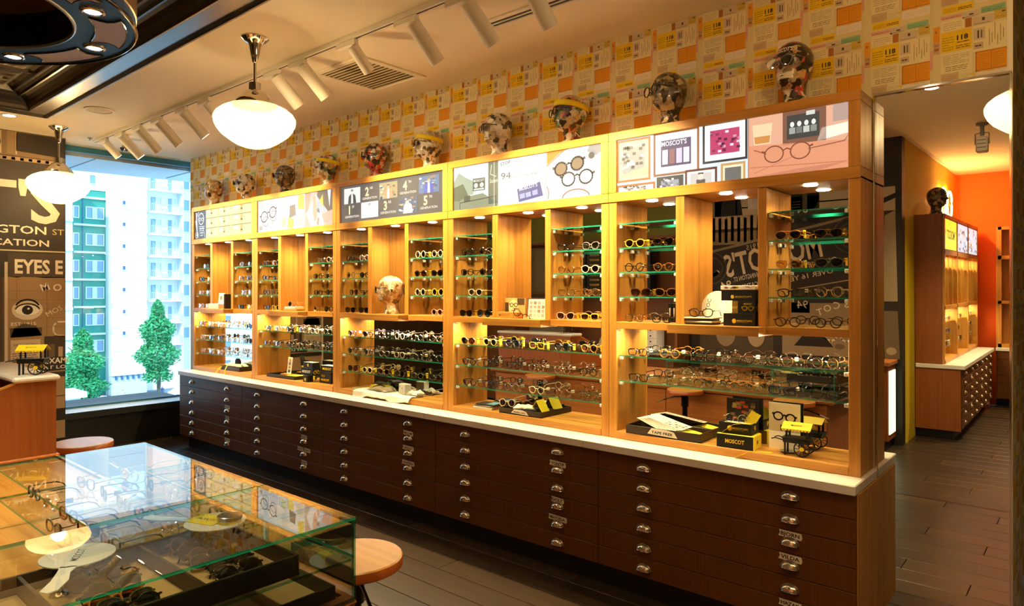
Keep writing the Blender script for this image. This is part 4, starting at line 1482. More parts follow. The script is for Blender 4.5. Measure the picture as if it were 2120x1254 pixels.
LOW = {
    4: ['square black clear/w|panto amber clear/w|panto black clear/w|keyhole brown clear/w|keyhole crystal clear/w|round crystal clear', 'square black clear/w|square crystal clear/w|panto tort clear/w|panto amber clear/w|square navy clear/w|keyhole black clear'],
    3: ['keyhole brown brown/y|panto yellow blue/y|panto navy blue/y|square yellow honey/y|keyhole black blue/y|panto amber dark/y', 'panto black clear/w|round black clear/w|panto black clear/w|panto crystal clear/w|round crystal clear/w|panto black clear/w', 'panto black clear/w|panto navy clear/w|round grey clear/w|panto cream clear/w|round tort clear/w|panto olive clear/w'],
    2: ['panto violet clear/w|keyhole navy clear/w|panto crystal clear/w|round white clear/w|panto crystal clear/w|keyhole crystal clear', 'panto black clear/w|panto black clear/w|keyhole grey clear/w|panto cream clear/w|panto black clear/w|round black clear', 'keyhole brown rose/y|panto cream dark/y|keyhole tort brown/y|panto black brown/y|panto olive brown/y|keyhole black clear'],
    1: ['keyhole olive green/y|panto pink clear/w|keyhole black clear/y|round crystal clear/w|keyhole white clear/w|keyhole olive green/y', 'panto brown clear/w|panto black clear/w|keyhole black clear/w|panto grey clear/w|panto navy clear/w|keyhole black clear'],
    0: ['round brown rose/y|panto pink clear/w|round white clear/y|panto crystal clear/w|round crystal clear/y|round navy blue', 'panto white clear/w|round navy dark|round navy dark/y|panto crystal clear/w|panto crystal clear/w|round black dark', 'panto pink clear/w|panto crystal clear/w|keyhole pink clear/w|panto grey clear/w|round crystal clear/w|panto silver clear/w']}
rg = random.Random(11)
NTH = ('first', 'second', 'third', 'fourth', 'fifth', 'sixth', 'seventh')
def put_row(i, cells, xa, xb, z, y, rowtxt, grp):
    n = len(cells)
    k = 0
    for j, c in enumerate(cells):
        if not c:
            continue
        tg = None
        if '/' in c:
            c, tg = c.split('/')
        x = BX0 + i * BW + xa + (xb - xa) * (j + .5) / n + rg.uniform(-.006, .006)
        k += 1
        where = ', %s from left, %s, %s' % (NTH[j], rowtxt, BN[i])
        glasses(c, (x, y + rg.uniform(-.006, .006), z + .0004), rg.uniform(-.10, .06), where, grp, 0, tg)
for (i, s), rows in SIDE.items():
    for k, row in enumerate(rows):
        if not row:
            continue
        cells = row.split('|')
        if len(cells) == 3 and cells[0] == '' and cells[2] != '':
            cells = ['', cells[1]] if False else cells[1:]
            xa, xb = (.115, .425) if s == 'L' else (.975, 1.285)
        else:
            xa, xb = (.062, .420) if s == 'L' else (.920, 1.284)
        z = SIDE_Z[k] if k < 4 else 1.480
        put_row(i, cells, xa, xb, z, FY + (.042 if k < 4 else .036), '%s shelf of %s column' % (SN[k], 'left' if s == 'L' else 'right'), 'spectacles in the upper niches')
for i, rows in LOW.items():
    for k, row in enumerate(rows):
        put_row(i, row.split('|'), .075, 1.275, LOW_Z[i][k], FY + .040, '%s wide low shelf' % ('top', 'middle' if len(rows) == 3 else 'bottom', 'bottom')[k], 'spectacles on the low glass shelves')
# ------------------------------------------------------------------ collage mannequin heads
def head_mesh(seg=40, ring=52):
    """one continuous head, 0.30 m tall, face towards -Y: base, neck, jaw, skull; nose, brows, eyes, lips, chin and ears raised from it"""
    Hh = .30
    # height fraction: half width, front depth, back depth, centre shift
    tab = [(0.0, .062, .060, .068, .012), (.06, .060, .057, .066, .012), (.12, .050, .046, .060, .010), (.20, .047, .044, .058, .008), (.27, .050, .050, .062, .004), (.31, .055, .066, .068, 0), (.36, .062, .080, .080, 0), (.44, .069, .086, .092, 0), (.52, .074, .087, .100, 0),
           (.60, .077, .086, .106, 0), (.68, .078, .088, .108, 0), (.76, .077, .086, .107, 0), (.84, .070, .078, .098, 0), (.91, .056, .062, .080, 0), (.96, .038, .042, .055, 0), (.99, .018, .020, .026, 0), (1.0, .002, .002, .003, 0)]
    def I(h):
        for a, b_ in zip(tab, tab[1:]):
            if a[0] <= h <= b_[0]:
                t = (h - a[0]) / (b_[0] - a[0])
                t = t * t * (3 - 2 * t) * .5 + t * .5
                return [a[k] + (b_[k] - a[k]) * t for k in range(1, 5)]
        return tab[-1][1:]
    def G(d, s):
        return math.exp(-(d / s) ** 2)
    mb = MB()
    for i in range(ring + 1):
        h = i / ring
        h = h if h < .85 else .85 + (1 - max(0.0, 1 - (h - .85) / .15) ** 1.6) * .15
        w, fd, bd, sh = I(h)
        z = h * Hh
        for k in range(seg):
            a = 2 * PI * k / seg - PI / 2
            c, s = cos(a), sin(a)
            x = w * math.copysign(abs(c) ** .92, c)
            y = (fd * s if s < 0 else bd * s) + sh
            if s < 0:
                f = -s
                y -= .026 * G(h - .545, .035) * G(x, .012) * f + .012 * G(h - .60, .05) * G(x, .008) * f
                y -= .006 * G(h - .665, .020) * G(abs(x) - .028, .024)
                y += .010 * G(h - .620, .026) * G(abs(x) - .030, .015)
                y -= .003 * G(h - .618, .014) * G(abs(x) - .030, .011)
                y -= .008 * G(h - .455, .014) * G(x, .020) + .007 * G(h - .425, .012) * G(x, .017)
                y += .005 * G(h - .440, .006) * G(x, .020)
                y -= .010 * G(h - .365, .026) * G(x, .020)
                y += .004 * G(h - .49, .02) * G(x, .01)
            ear = G(h - .585, .060) * G(y - .018, .016)
            x += math.copysign(.013, c) * ear * (abs(c) > .5)
            mb.v.append((x, y, z))
    for i in range(ring):
        for k in range(seg):
            l = (k + 1) % seg
            mb.face([i * seg + k, i * seg + l, (i + 1) * seg + l, (i + 1) * seg + k])
    mb.face(list(range(seg))[::-1])
    mb.face([ring * seg + k for k in range(seg)])
    return mb.mesh('head', True)
HEAD = head_mesh()
PAL = {
    'light': ('241C14', ['E8DEC8', 'F0E8D6', 'D9CBAE', 'E3D6BC', '6B5A44', 'EFE6D2', 'C9B48E', 'B99A6C', 'F2ECDC', '3C3226']),
    'tan': ('2E2012', ['C9A876', 'E0CBA0', 'A8834E', '8A6838', 'D9BE90', '3A2A18', 'E9D9B8', 'B4915C', 'F0E4C8', 'C2A06C']),
    'dark': ('C9B58C', ['2A2018', '3E3022', '6B563A', '1C1610', 'A48A60', '4A3A28', '241C14', 'C9B48C', '302418', '57452E']),
    'mixed': ('1E1812', ['E9DFCA', '3A2E22', 'C9A876', '8C3A2E', 'D9C8A0', '2A2018', 'EFE7D6', '6B8A5C', 'B4915C', 'D98A4C']),
    'red': ('1E1812', ['3A2A20', 'C9B08A', '241A14', 'B83A2A', '8A6E4C', 'E0D2B4', '4A3626', 'D9A86C', '2E2218', 'C24A34'])}
def head(pal, seed, loc, rotz, lab, sc=1.0, band=False):
    t = thing('mannequin_head', lab, 'head', loc, rotz)
    t.scale = (sc, sc, sc)
    m = collage_mat('collage_%d' % seed, seed, *PAL[pal])
    o = bpy.data.objects.new('head', HEAD)
    COL.objects.link(o)
    o.parent = t
    if not HEAD.materials:
        HEAD.materials.append(m)
    o.material_slots[0].link = 'OBJECT'
    o.material_slots[0].material = m
    if band:
        mb = MB()
        N = 36
        for k in range(N):
            a = 2 * PI * k / N - PI / 2
            c, s = cos(a), sin(a)
            for (dz, g) in ((.0, 1.035), (.034, 1.02)):
                y = (.093 * s if s < 0 else .112 * s) * g
                mb.v.append((.081 * c * g, y, .212 + dz - y * .16))
        for k in range(N):
            l = (k + 1) % N
            mb.face([2 * k, 2 * l, 2 * l + 1, 2 * k + 1])
        b_ = obj('headband', mb, 'yellow', t, smooth=True)
        b_.modifiers.new('thick', 'SOLIDIFY').thickness = .004
    return t
def on_face(hd, spec, who, rot):
    """spectacles worn by a head"""
    sc = hd.scale[0]
    sh = spec.split()[0]
    zb = FRM[sh, 'zb']
    off = Matrix.Rotation(rot, 3, 'Z') @ Vector((0, -.108 * sc, .187 * sc - zb * 1.08))
    g = glasses(spec, tuple(Vector(hd.location) + off), rot, ', worn by %s' % who, None, 0, None, 1.10 * sc)
HEADS = [
    (-7.26, .98, 'tan', -.62, False, 'tan newspaper collage head at the window end of the shelving', 'round silver clear', 'the head nearest the window'),
    (-6.58, .94, 'light', -.62, False, 'pale collage head with dark printed cap above the first seam', 'square black dark', 'the second head from the window'),
    (-5.83, .92, 'dark', -.66, False, 'dark brown collage head, third along from the window', 'keyhole navy blue', 'the third head from the window'),
    (-5.14, .96, 'mixed', -.62, True, 'multicoloured collage head with bright yellow headband, left of the generations panel', 'round silver clear', 'the yellow-banded head left of the generations panel'),
    (-4.47, .97, 'red', -.60, False, 'brown and red collage head above the left of the generations panel', 'keyhole black dark', 'the brown and red head'),
    (-3.83, .98, 'light', -.62, True, 'newsprint head with yellow headband above the right of the generations panel', 'keyhole black dark', 'the yellow-banded head over the generations panel'),
    (-3.13, 1.02, 'light', -.60, False, 'whitest paper head, above the black and white street picture', 'square navy dark', 'the whitest paper head'),
    (-2.52, 1.04, 'mixed', -.60, True, 'collage head with yellow headband above the sunglasses picture', 'panto black clear', 'the yellow-banded head over the sunglasses picture'),
    (-1.84, 1.04, 'dark', -.52, False, 'dark striped collage head above the framed photographs picture', 'round black clear', 'the dark striped head'),
    (-1.155, 1.06, 'red', -.28, False, 'large collage head with printed dark cap nearest the wall mirror', 'aviator silver dark', 'the head nearest the wall mirror')]
HOBJ = []
for k, (x, sc, pal, rz, band, lab, sp, who) in enumerate(HEADS):
    h = head(pal, k + 1, (x, 3.472, 2.5705), rz, lab, sc, band)
    on_face(h, sp, who, rz)
    HOBJ.append(h)
# printed words on some of the heads
def head_print(h, s, z, hgt, col, bg=None, w=None, rows=1):
    """a clipping pasted on the face: words bent round the head"""
    a = Art(.0003)
    w_ = w or .09
    if bg:
        n = 12
        for q in range(n):
            a.rect(-w_ / 2 + w_ * q / n, -hgt * .5, w_ / n, hgt * 2.0, bg)
        a.lay()
    a.text(s, 0, 0, hgt, col, .02, 'C', w=w_ * .86)
    me = a.mesh('clipping', (0, 0, 0), (1, 0, 0), (0, 0, 1), (0, -1, 0))
    from mathutils.bvhtree import BVHTree
    bv = BVHTree.FromPolygons([v.co[:] for v in HEAD.vertices], [p.vertices[:] for p in HEAD.polygons])
    for v in me.vertices:
        hit = bv.ray_cast(Vector((v.co.x, -.3, z + v.co.z)), Vector((0, 1, 0)))
        lift = -v.co.y + .0012
        if hit[0] is not None:
            v.co = hit[0] + hit[1] * lift
    o = obj('clipping', me, 'print_gloss', h)
    return o
head_print(HOBJ[9], "MOSCOT'S", .236, .020, 'F0E8D8', '1C1512', .10)
head_print(HOBJ[9], 'EYES', .120, .014, 'D9CBB0', 'E6D8BE', .085)
head_print(HOBJ[6], 'modern', .238, .012, '2A2420', 'F0EAE0', .07)
head_print(HOBJ[6], 'IN THE MIX', .118, .011, '2A2420', 'F2ECE2', .08)
head_print(HOBJ[5], 'BY', .118, .018, '1A1512', 'EDE6D6', .05)
head_print(HOBJ[1], 'STREET', .118, .012, '6A5A48', 'F0E8DA', .06)
# the head in the middle bay
h = head('tan', 21, (-4.222, 3.425, 1.481), -.72, 'tan collage head standing inside the middle niche of the middle bay', 1.0)
on_face(h, 'panto black clear', 'the collage head inside the middle bay niche', -.72)
# ------------------------------------------------------------------ the island counter with its two glass cases
IT = .76
t = thing('island_counter', 'long orange-brown wooden island counter with rounded edge under the glass cases', 'counter', (-3.4, .5, 0))
def P(name, mb, m, smooth=False):
    mb.xf(Matrix.Translation((3.4, -.5, 0)))
    return obj(name, mb, m, t, smooth=smooth)
P('body', MB().box(-5.4, -1.70, -.16, 1.13, .10, .735), 'island_dark')
for k in range(5):
    P('front_panel', MB().bbox(-5.38 + k * .735, -4.65 + k * .735, 1.131, 1.141, .12, .72, .003), 'island_wood')
P('plinth', MB().box(-5.35, -1.76, -.10, 1.08, 0, .10), 'dark_base')
prof = [(.0, .735), (.012, .728), (.024, .738), (.030, .752), (.024, .766), (.010, .772), (0, .772)]
mb = MB()
n = len(prof)
x0, x1, y0, y1 = -5.4, -1.665, -.18, 1.175
for (d, z) in prof:
    mb.v += [(x0 - d, y0 - d, z), (x1 + d, y0 - d, z), (x1 + d, y1 + d, z), (x0 - d, y1 + d, z)]
for i in range(n - 1):
    for k in range(4):
        mb.face([i * 4 + k, i * 4 + (k + 1) % 4, (i + 1) * 4 + (k + 1) % 4, (i + 1) * 4 + k])
P('rounded_edge', mb, 'island_wood', True)
P('top_board', MB().box(x0, x1, .565, y1, .735, IT), 'oak_h')
P('top_board', MB().box(x0, x1, y0, .540, .735, IT), 'island_wood')
P('top_groove', MB().box(x0, x1, .540, .565, .735, IT - .008), 'black')

TH = .008
def case(lab, x0, x1, y0, y1, open_left=False):
    c = thing('glass_case', lab, 'display case', (x1, y1, IT))
    def Q(name, mb):
        mb.xf(Matrix.Translation((-x1, -y1, -IT)))
        return obj(name, mb, ['glass_top', 'glass_edge', 'glass_back'], c)
    def slab(ax, a, b_):
        """pane with green edges; ax is its thin direction"""
        mb = MB().box(a[0], b_[0], a[1], b_[1], a[2], b_[2])
        big = {'Z': (0, 1), 'Y': (2, 4), 'X': (3, 5)}[ax]
        for i in range(6):
            mb.m[i] = (0 if i == {'Z': 1, 'Y': 4, 'X': 3}[ax] else 2) if i in big else 1
        return mb
    zt = 1.0
    Q('top_pane', slab('Z', (x0, y0, zt - TH), (x1, y1, zt)))
    Q('shelf_pane', slab('Z', (x0 + .01, y0 + .01, .88 - TH), (x1 - .010, y1 - .01, .88)))
    Q('side_pane', slab('X', (x1 - TH, y0, IT), (x1, y1, zt - TH)))
    Q('side_pane', slab('X', (x0, y0, IT), (x0 + TH, y1, zt - TH)))
    Q('front_pane', slab('Y', (x0 + TH, y1 - TH, IT), (x1 - TH, y1, zt - TH)))
    return c
case('far glass display case on the island, reflecting the bright window', -3.138, -2.142, .665, 1.2)
case('near glass display case on the island, holding trays of sunglasses', -2.134, -1.633, -.14, 1.2)

# trays of sunglasses
def tray(lab, x0, x1, y0, y1, z, h, div=(), wd='tray_wood', fl='tray_felt', rot=0):
    cx, cyy = (x0 + x1) / 2, (y0 + y1) / 2
    c = thing('tray', lab, 'tray', (cx, cyy, z), rot)
    def Q(name, mb, m):
        mb.xf(Matrix.Translation((-cx, -cyy, 0)))
        return obj(name, mb, m, c)
    Q('base', MB().box(x0, x1, y0, y1, 0, .006), wd)
    Q('lining', MB().box(x0 + .008, x1 - .008, y0 + .008, y1 - .008, .006, .008), fl)
    w = .008
    for (a, b_, d, e) in ((x0, x1, y0, y0 + w), (x0, x1, y1 - w, y1), (x0, x0 + w, y0 + w, y1 - w), (x1 - w, x1, y0 + w, y1 - w)):
        Q('rim', MB().bbox(a, b_, d, e, 0, h, .0012), wd)
    for y in div:
        Q('divider', MB().bbox(x0 + w, x1 - w, y - .005, y + .005, .008, h - .002, .001), wd)
    return c
TZ = .8805
tray('long dark sunglasses tray with four compartments on the glass shelf of the near case', -2.075, -1.655, -.06, 1.03, TZ, .055, (.215, .49, .775))
tray('empty brown felt tray lying under the glass shelf of the near case', -2.06, -1.66, .60, 1.15, IT + .0005, .05)
rt = random.Random(21)
kinds = ['keyhole black green', 'panto black dark', 'square black brown', 'round tort green', 'panto amber honey', 'keyhole black honey', 'square crystal brown', 'panto brown amberl', 'keyhole olive green', 'round black green']
CMP = ('back', 'second', 'third', 'front')
for c, (ya, yb) in enumerate(((.785, 1.02), (.50, .765), (.225, .48), (-.05, .205))):
    for k in range(10):
        x = -2.045 + k * .0385
        sp = kinds[(k * 3 + c * 2 + (k // 4)) % len(kinds)]
        g = glasses(sp, (x, (ya + yb) / 2 + rt.uniform(-.02, .02), TZ + .016), (math.radians(-38 + rt.uniform(-6, 6)), 0, PI / 2 + rt.uniform(-.06, .06)),
                    ', %s from the left in the %s tray compartment' % (('first', 'second', 'third', 'fourth', 'fifth', 'sixth', 'seventh', 'eighth', 'ninth', 'tenth')[k], CMP[c]), 'sunglasses in the island tray', 1, 'y' if k % 3 == 1 else None)
# frames laid out inside the far case
r2 = random.Random(5)
for row, y in enumerate((.76, .93, 1.09)):
    for k in range(5):
        glasses(('panto black clear', 'round crystal clear', 'keyhole amber clear', 'square black dark', 'panto cream clear')[(k + row * 2) % 5], (-3.0 + k * .19, y, .8804), (0, 0, r2.uniform(-.2, .2)),
                ', %s along the %s row inside the far glass case' % (NTH[k], ('near', 'middle', 'far')[row]), 'spectacles in the far glass case', 0, 'w' if k % 2 else None)
for k in range(4):
    glasses('keyhole black dark', (-2.92 + k * .2, .80, IT + .0004), (0, 0, .1), ', %s on the wooden floor of the far glass case' % NTH[k], 'sunglasses under the far case shelf', 0)

# white paddles with a card and a tin
def paddle(lab, x, y, rot, print_=None):
    c = thing('paddle', lab, 'hand fan', (x, y, .949), rot)
    pts = [(.088 * cos(2 * PI * k / 30), .088 * sin(2 * PI * k / 30)) for k in range(30)]
    obj('blade', MB().prism(pts, 'Z', 0, .003), 'white_plastic', c)
    hp = [(-.080, -.020), (-.12, -.014), (-.17, -.024), (-.23, -.018), (-.245, 0), (-.23, .020), (-.17, .014), (-.12, .016), (-.080, .020)]
    obj('handle', MB().prism(hp, 'Z', 0, .003), 'white_plastic', c)
    a = Art(.0003)
    a.text('MOSCOT', 0, -.01, .02, '3A3630', .01, 'C', w=.09)
    a.obj('print', (0, 0, .0031), (1, 0, 0), (0, 1, 0), (0, 0, 1), 'print_paper', c)
    return c
paddle('white round paddle with handle holding a yellow card and a tin', -2.045, .985, .55)
paddle('plain white round paddle lying behind the sunglasses tray dividers', -2.06, .62, 2.6)
o = thing('card', 'yellow folded card lying on the white paddle', 'card', (-2.075, .975, .9525), .35)
obj('sheet', MB().box(-.055, .055, -.04, .04, 0, .0015), 'yellow_card', o)
a = Art(.0003)
a.text('MOSCOT', 0, -.008, .016, '2A2410', .01, 'C', w=.07)
a.obj('print', (0, 0, .0016), (1, 0, 0), (0, 1, 0), (0, 0, 1), 'print_paper', o)
o = thing('tin', 'small round metal tin with yellow band on the white paddle', 'tin', (-2.005, 1.01, .9525))
obj('body', MB().lathe([(.001, 0), (.034, 0), (.034, .011)], segs=28), 'yellow_card', o, smooth=True)
obj('lid', MB().lathe([(.036, .010), (.036, .020), (.033, .022), (.030, .0205), (.001, .0205)], segs=28), 'steel', o, smooth=True)
a = Art(.0003)
a.spec(0, 0, .05, 'E6E4DC', .004)
a.obj('emblem', (0, 0, .0212), (1, 0, 0), (0, 1, 0), (0, 0, 1), 'print_paper', o)
# two low felt pads that the paddles rest on
for (x, y, lab) in ((-2.07, .965, 'small clear acrylic riser under the paddle with the tin'), (-2.08, .63, 'small clear acrylic riser under the plain white paddle')):
    tag(obj('riser', MB().bbox(-.025, .025, -.02, .02, 0, .061, .003), 'acrylic', None, (x, y, .8887)), lab, 'stand')

# ------------------------------------------------------------------ the desk unit at the far end of the island
ux0, ux1 = -5.30, -4.28
t = thing('desk_cabinet', 'upright wooden desk cabinet with white ledge and sloping open side at the island end', 'cabinet', (ux1, 1.2, IT))
def P(name, mb, m, par=None, smooth=False):
    mb.xf(Matrix.Translation((-ux1, -1.2, -IT)))
    return obj(name, mb, m, par or t, smooth=smooth)
P('ledge', MB().bbox(ux0 - .02, ux1 + .02, .985, 1.20, 1.175, 1.205, .010), 'stone')
P('end_panel', MB().prism([(.50, IT + .014), (1.185, IT + .014), (1.185, 1.175), (1.00, 1.175), (.50, .98)], 'X', ux1 - .02, ux1), 'island_dark')
P('end_panel', MB().prism([(.50, IT + .014), (1.185, IT + .014), (1.185, 1.175), (1.00, 1.175), (.50, .98)], 'X', ux0, ux0 + .02), 'island_dark')
P('back_panel', MB().box(ux0 + .02, ux1 - .02, 1.165, 1.185, IT + .014, 1.175), 'island_dark')
P('slope_edge', MB().prism([(.49, .974), (1.00, 1.168), (1.00, 1.178), (.49, .984)], 'X', ux1 - .022, ux1 + .002), 'oak_y')
P('inner_floor', MB().box(ux0 + .02, ux1 - .02, .52, 1.165, .80, .82), 'black')
P('base_moulding', MB().bbox(ux0 - .01, ux1 + .012, .49, 1.20, IT + .001, IT + .02, .006), 'island_wood')

# ------------------------------------------------------------------ toy pushcarts
def cart(lab, loc, rot, lettered=True):
    c = thing('toy_cart', lab, 'toy cart', loc, rot)
    k = 'black'
    obj('bed', MB().prism([(-.060, .062), (.062, .062), (.066, .082), (-.064, .082)], 'Y', -.034, .034), k, c)
    obj('tray_top', MB().bbox(-.068, .070, -.038, .038, .082, .088, .001), k, c)
    for sx in (-.045, .050):
        for sy in (-.028, .028):
            obj('post', MB().box(sx - .004, sx + .004, sy - .004, sy + .004, .088, .140), k, c)
    roof = MB()
    for sy in (-1, 1):
        roof.add([(-.066, sy * .046, .130), (.070, sy * .046, .130), (.070, 0, .158), (-.066, 0, .158), (-.066, sy * .046, .133), (.070, sy * .046, .133), (.070, 0, .161), (-.066, 0, .161)],
                 [(0, 1, 2, 3), (4, 7, 6, 5), (0, 4, 5, 1), (1, 5, 6, 2), (3, 2, 6, 7), (0, 3, 7, 4)])
        for q in range(9):
            x = -.066 + q * .0151
            roof.add([(x, sy * .0465, .133), (x + .0151, sy * .0465, .133), (x + .0115, sy * .0475, .124), (x + .0036, sy * .0475, .124)], [(0, 1, 2, 3)])
    rf = obj('canopy', roof, 'yellow', c)
    if lettered:
        a = Art(.0004)
        a.text('MOSCOT', 0, -.004, .009, '2A2408', .01, 'C', w=.05)
        a.obj('lettering', (.002, -.0245, .1480), (1, 0, 0), (0, .854, .520), (0, -.520, .854), 'print_paper', rf)
    for sy in (-1, 1):
        w = MB()
        R_ = .036
        w.tube([(.030 + R_ * cos(2 * PI * q / 22), sy * .042, .0395 + R_ * sin(2 * PI * q / 22)) for q in range(22)], .0032, 6, True, up=(0, 1, 0))
        for q in range(10):
            a_ = 2 * PI * q / 10
            w.cyl((.030, sy * .042, .0395), (.030 + R_ * cos(a_), sy * .042, .0395 + R_ * sin(a_)), .0016, 5)
        wh = obj('wheel', w, k, c)
        obj('hub', MB().cyl((.030, sy * .039, .0395), (.030, sy * .047, .0395), .010, 14), 'yellow', wh)
    obj('leg', MB().box(-.058, -.050, -.026, -.020, 0, .064), k, c)
    obj('leg', MB().box(-.058, -.050, .020, .026, 0, .064), k, c)
    for sy in (-.026, .026):
        obj('handle', MB().tube([(-.055, sy, .070), (-.10, sy, .078), (-.118, sy, .072)], .003, 6), k, c)
    return c
cart('black toy pushcart with yellow roof standing on the white desk ledge', (-4.37, 1.10, 1.2055), .95)

# ------------------------------------------------------------------ stools
def stool(lab, x, y, rot, zs=.77):
    s = thing('stool', lab, 'stool', (x, y, 0), rot)
    obj('seat', MB().lathe([(.001, zs - .038), (.150, zs - .038), (.158, zs - .034), (.160, zs - .004), (.156, zs), (.001, zs)], segs=48), 'seat_wood', s, smooth=True)
    obj('edge_band', MB().lathe([(.1585, zs - .036), (.1612, zs - .033), (.1612, zs - .006), (.1590, zs - .003)], segs=48, cap=False), mat_once('seat_edge', 'A4521E', .3), s, smooth=True)
    obj('column', MB().lathe([(.024, .30), (.024, zs - .16), (.034, zs - .155), (.034, zs - .04), (.08, zs - .039)], segs=18), 'black_gloss', s, smooth=True)
    for k in range(4):
        a = PI / 4 + k * PI / 2
        d = Vector((cos(a), sin(a), 0))
        obj('leg', MB().tube([d * .02 + Vector((0, 0, .34)), d * .08 + Vector((0, 0, .36)), d * .13 + Vector((0, 0, .33)), d * .165 + Vector((0, 0, .22)), d * .20 + Vector((0, 0, .012))], .011, 8), 'black_gloss', s, smooth=True)
    obj('foot_ring', MB().tube([(.178 * cos(2 * PI * q / 32), .178 * sin(2 * PI * q / 32), .17) for q in range(32)], .008, 8, True), 'black_gloss', s, smooth=True)
    lv = obj('lever', MB().tube([(.02, 0, zs - .07), (.10, 0, zs - .075), (.20, 0, zs - .11)], .006, 8), 'black_gloss', s, smooth=True)
    obj('grip', MB().bbox(.19, .265, -.014, .014, -.004, .004, .003).xf(Matrix.Translation((0, 0, zs - .11)) @ Matrix.Translation((.2, 0, 0)) @ Matrix.Rotation(.45, 4, 'Y') @ Matrix.Translation((-.2, 0, 0))), 'steel', lv)
    return s
def mat_once(n, *a):
    if n not in MATS:
        mat(n, *a)
    return MATS[n]
stool('round wooden stool at the near corner of the glass case', -1.893, 1.385, -.35)
stool('round wooden stool hidden behind the far glass case, visible in the shelf mirrors', -2.86, 1.375, 2.9)
stool('round wooden stool beside the desk cabinet before the window', -4.53, 1.385, .5)
# ------------------------------------------------------------------ pendants
def pendant(lab, x, y, zg, w, en=32.0):
    """zg: height of the widest part of the globe; w its width"""
    p = thing('pendant_lamp', lab, 'lamp', (x, y, CZ))
    k = w / .48
    T = zg - CZ
    obj('canopy', MB().lathe([(.001, 0), (.080, 0), (.082, -.008), (.072, -.018), (.068, -.022), (.058, -.030), (.040, -.040), (.036, -.050), (.026, -.105), (.015, -.150), (.010, -.155)], segs=32), 'chrome', p, smooth=True)
    obj('rod', MB().cyl((0, 0, -.15), (0, 0, T + .20 * k), .0095, 14), 'chrome', p, smooth=True)
    obj('fitter', MB().lathe([(.012, T + .235 * k), (.036, T + .23 * k), (.038, T + .185 * k), (.052, T + .18 * k), (.075, T + .16 * k), (.110, T + .125 * k), (.124, T + .10 * k), (.124, T + .085 * k), (.10, T + .083 * k)], segs=36), 'chrome', p, smooth=True)
    prof = [(.10, .105), (.118, .098), (.150, .088), (.195, .066), (.226, .040), (.239, .016), (.240, .0), (.236, -.022), (.222, -.052), (.196, -.085), (.160, -.112), (.135, -.130), (.100, -.150), (.06, -.163), (.02, -.168), (.001, -.168)]
    obj('globe', MB().lathe([(r_ * k, T + z * k) for r_, z in prof], segs=48, cap=False), 'opal', p, smooth=True)
    lamp('POINT', 'pendant_light', (x, y, zg - .03 * k), en, WARM, shadow_soft_size=.06)
    return p
pendant('large opal schoolhouse pendant on a chrome rod in front of the collage heads', -3.93, 2.14, 2.70, .48)
pendant('opal schoolhouse pendant on a chrome rod hanging in front of the sepia mural', -7.44, 2.08, 2.665, .52)
pendant('opal pendant over the aisle before the wall mirror, seen only in that mirror', -.29, 2.25, 2.70, .48)

# ------------------------------------------------------------------ spotlight track
t = thing('track_rail', 'white ceiling track rail carrying the row of spotlights', 'rail', (-4.2, 2.50, CZ))
obj('rail', MB().bbox(-3.62, 3.6, -.018, .018, -.030, 0, .002), 'white_paint', t)
obj('slot', MB().box(-3.60, 3.58, -.004, .004, -.0315, -.029), 'black', t)
SP = [(-7.56, 0), (-7.14, 1), (-6.72, 1), (-6.29, 1), (-5.80, 1), (-5.38, 1), (-4.37, 1), (-4.05, 1), (-3.50, 0), (-2.95, 1), (-2.53, 1), (-2.14, 1)]
SPO = ('first', 'second', 'third', 'fourth', 'fifth', 'sixth', 'seventh', 'eighth', 'ninth', 'tenth', 'eleventh', 'twelfth')
for k, (x, big) in enumerate(SP):
    s = thing('spotlight', 'white %s cylinder spotlight on the ceiling track, %s from the window' % ('large' if big else 'small', SPO[k]), 'spotlight', (x, 2.50, CZ - .0315), 0, 'track spotlights')
    obj('driver_box', MB().bbox(-.085, .105, -.016, .016, -.036, -.0005, .003), 'white_paint', s)
    L, R_ = (.235, .043) if big else (.165, .036)
    d = Vector((0.12 + .05 * math.sin(k * 2.1), .62, -.70)).normalized()
    a = Vector((.075, 0, -.052))
    q = d.to_track_quat('Z', 'Y').to_matrix().to_4x4()
    obj('yoke', MB().cyl((.075, 0, -.034), (.075, 0, -.066), .011, 12), 'white_paint', s)
    mb = MB().lathe([(.001, -.012), (R_ - .004, -.012), (R_, -.006), (R_, L), (R_ - .006, L), (R_ - .008, L - .03)], segs=28, cap=False)
    mb.xf(Matrix.Translation(a) @ q)
    obj('barrel', mb, 'white_paint', s, smooth=True)
    mb = MB().lathe([(.001, L - .028), (R_ - .008, L - .028)], segs=24, cap=False)
    mb.xf(Matrix.Translation(a) @ q)
    obj('lens', mb, 'led', s)
    w = Vector((x, 2.50, CZ - .0315)) + a + d * (L + .01)
    lamp('SPOT', 'track_light', tuple(w), 90.0 if big else 60.0, WARM, None, tuple(w + d), spot_size=math.radians(58), spot_blend=.75, shadow_soft_size=.035)
# security camera
c = thing('camera_dome', 'small silver ceiling camera hanging before the window', 'camera', (-7.30, 2.62, CZ))
obj('mount', MB().lathe([(.001, 0), (.035, 0), (.035, -.02), (.012, -.03), (.012, -.10), (.001, -.10)], segs=18), 'white_plastic', c, smooth=True)
obj('ball', MB().sphere((0, 0, -.13), .042, 18, 10), 'steel', c, smooth=True)
obj('eye', MB().cyl((0, -.030, -.145), (.0, -.046, -.155), .020, 16), 'black_gloss', c, smooth=True)
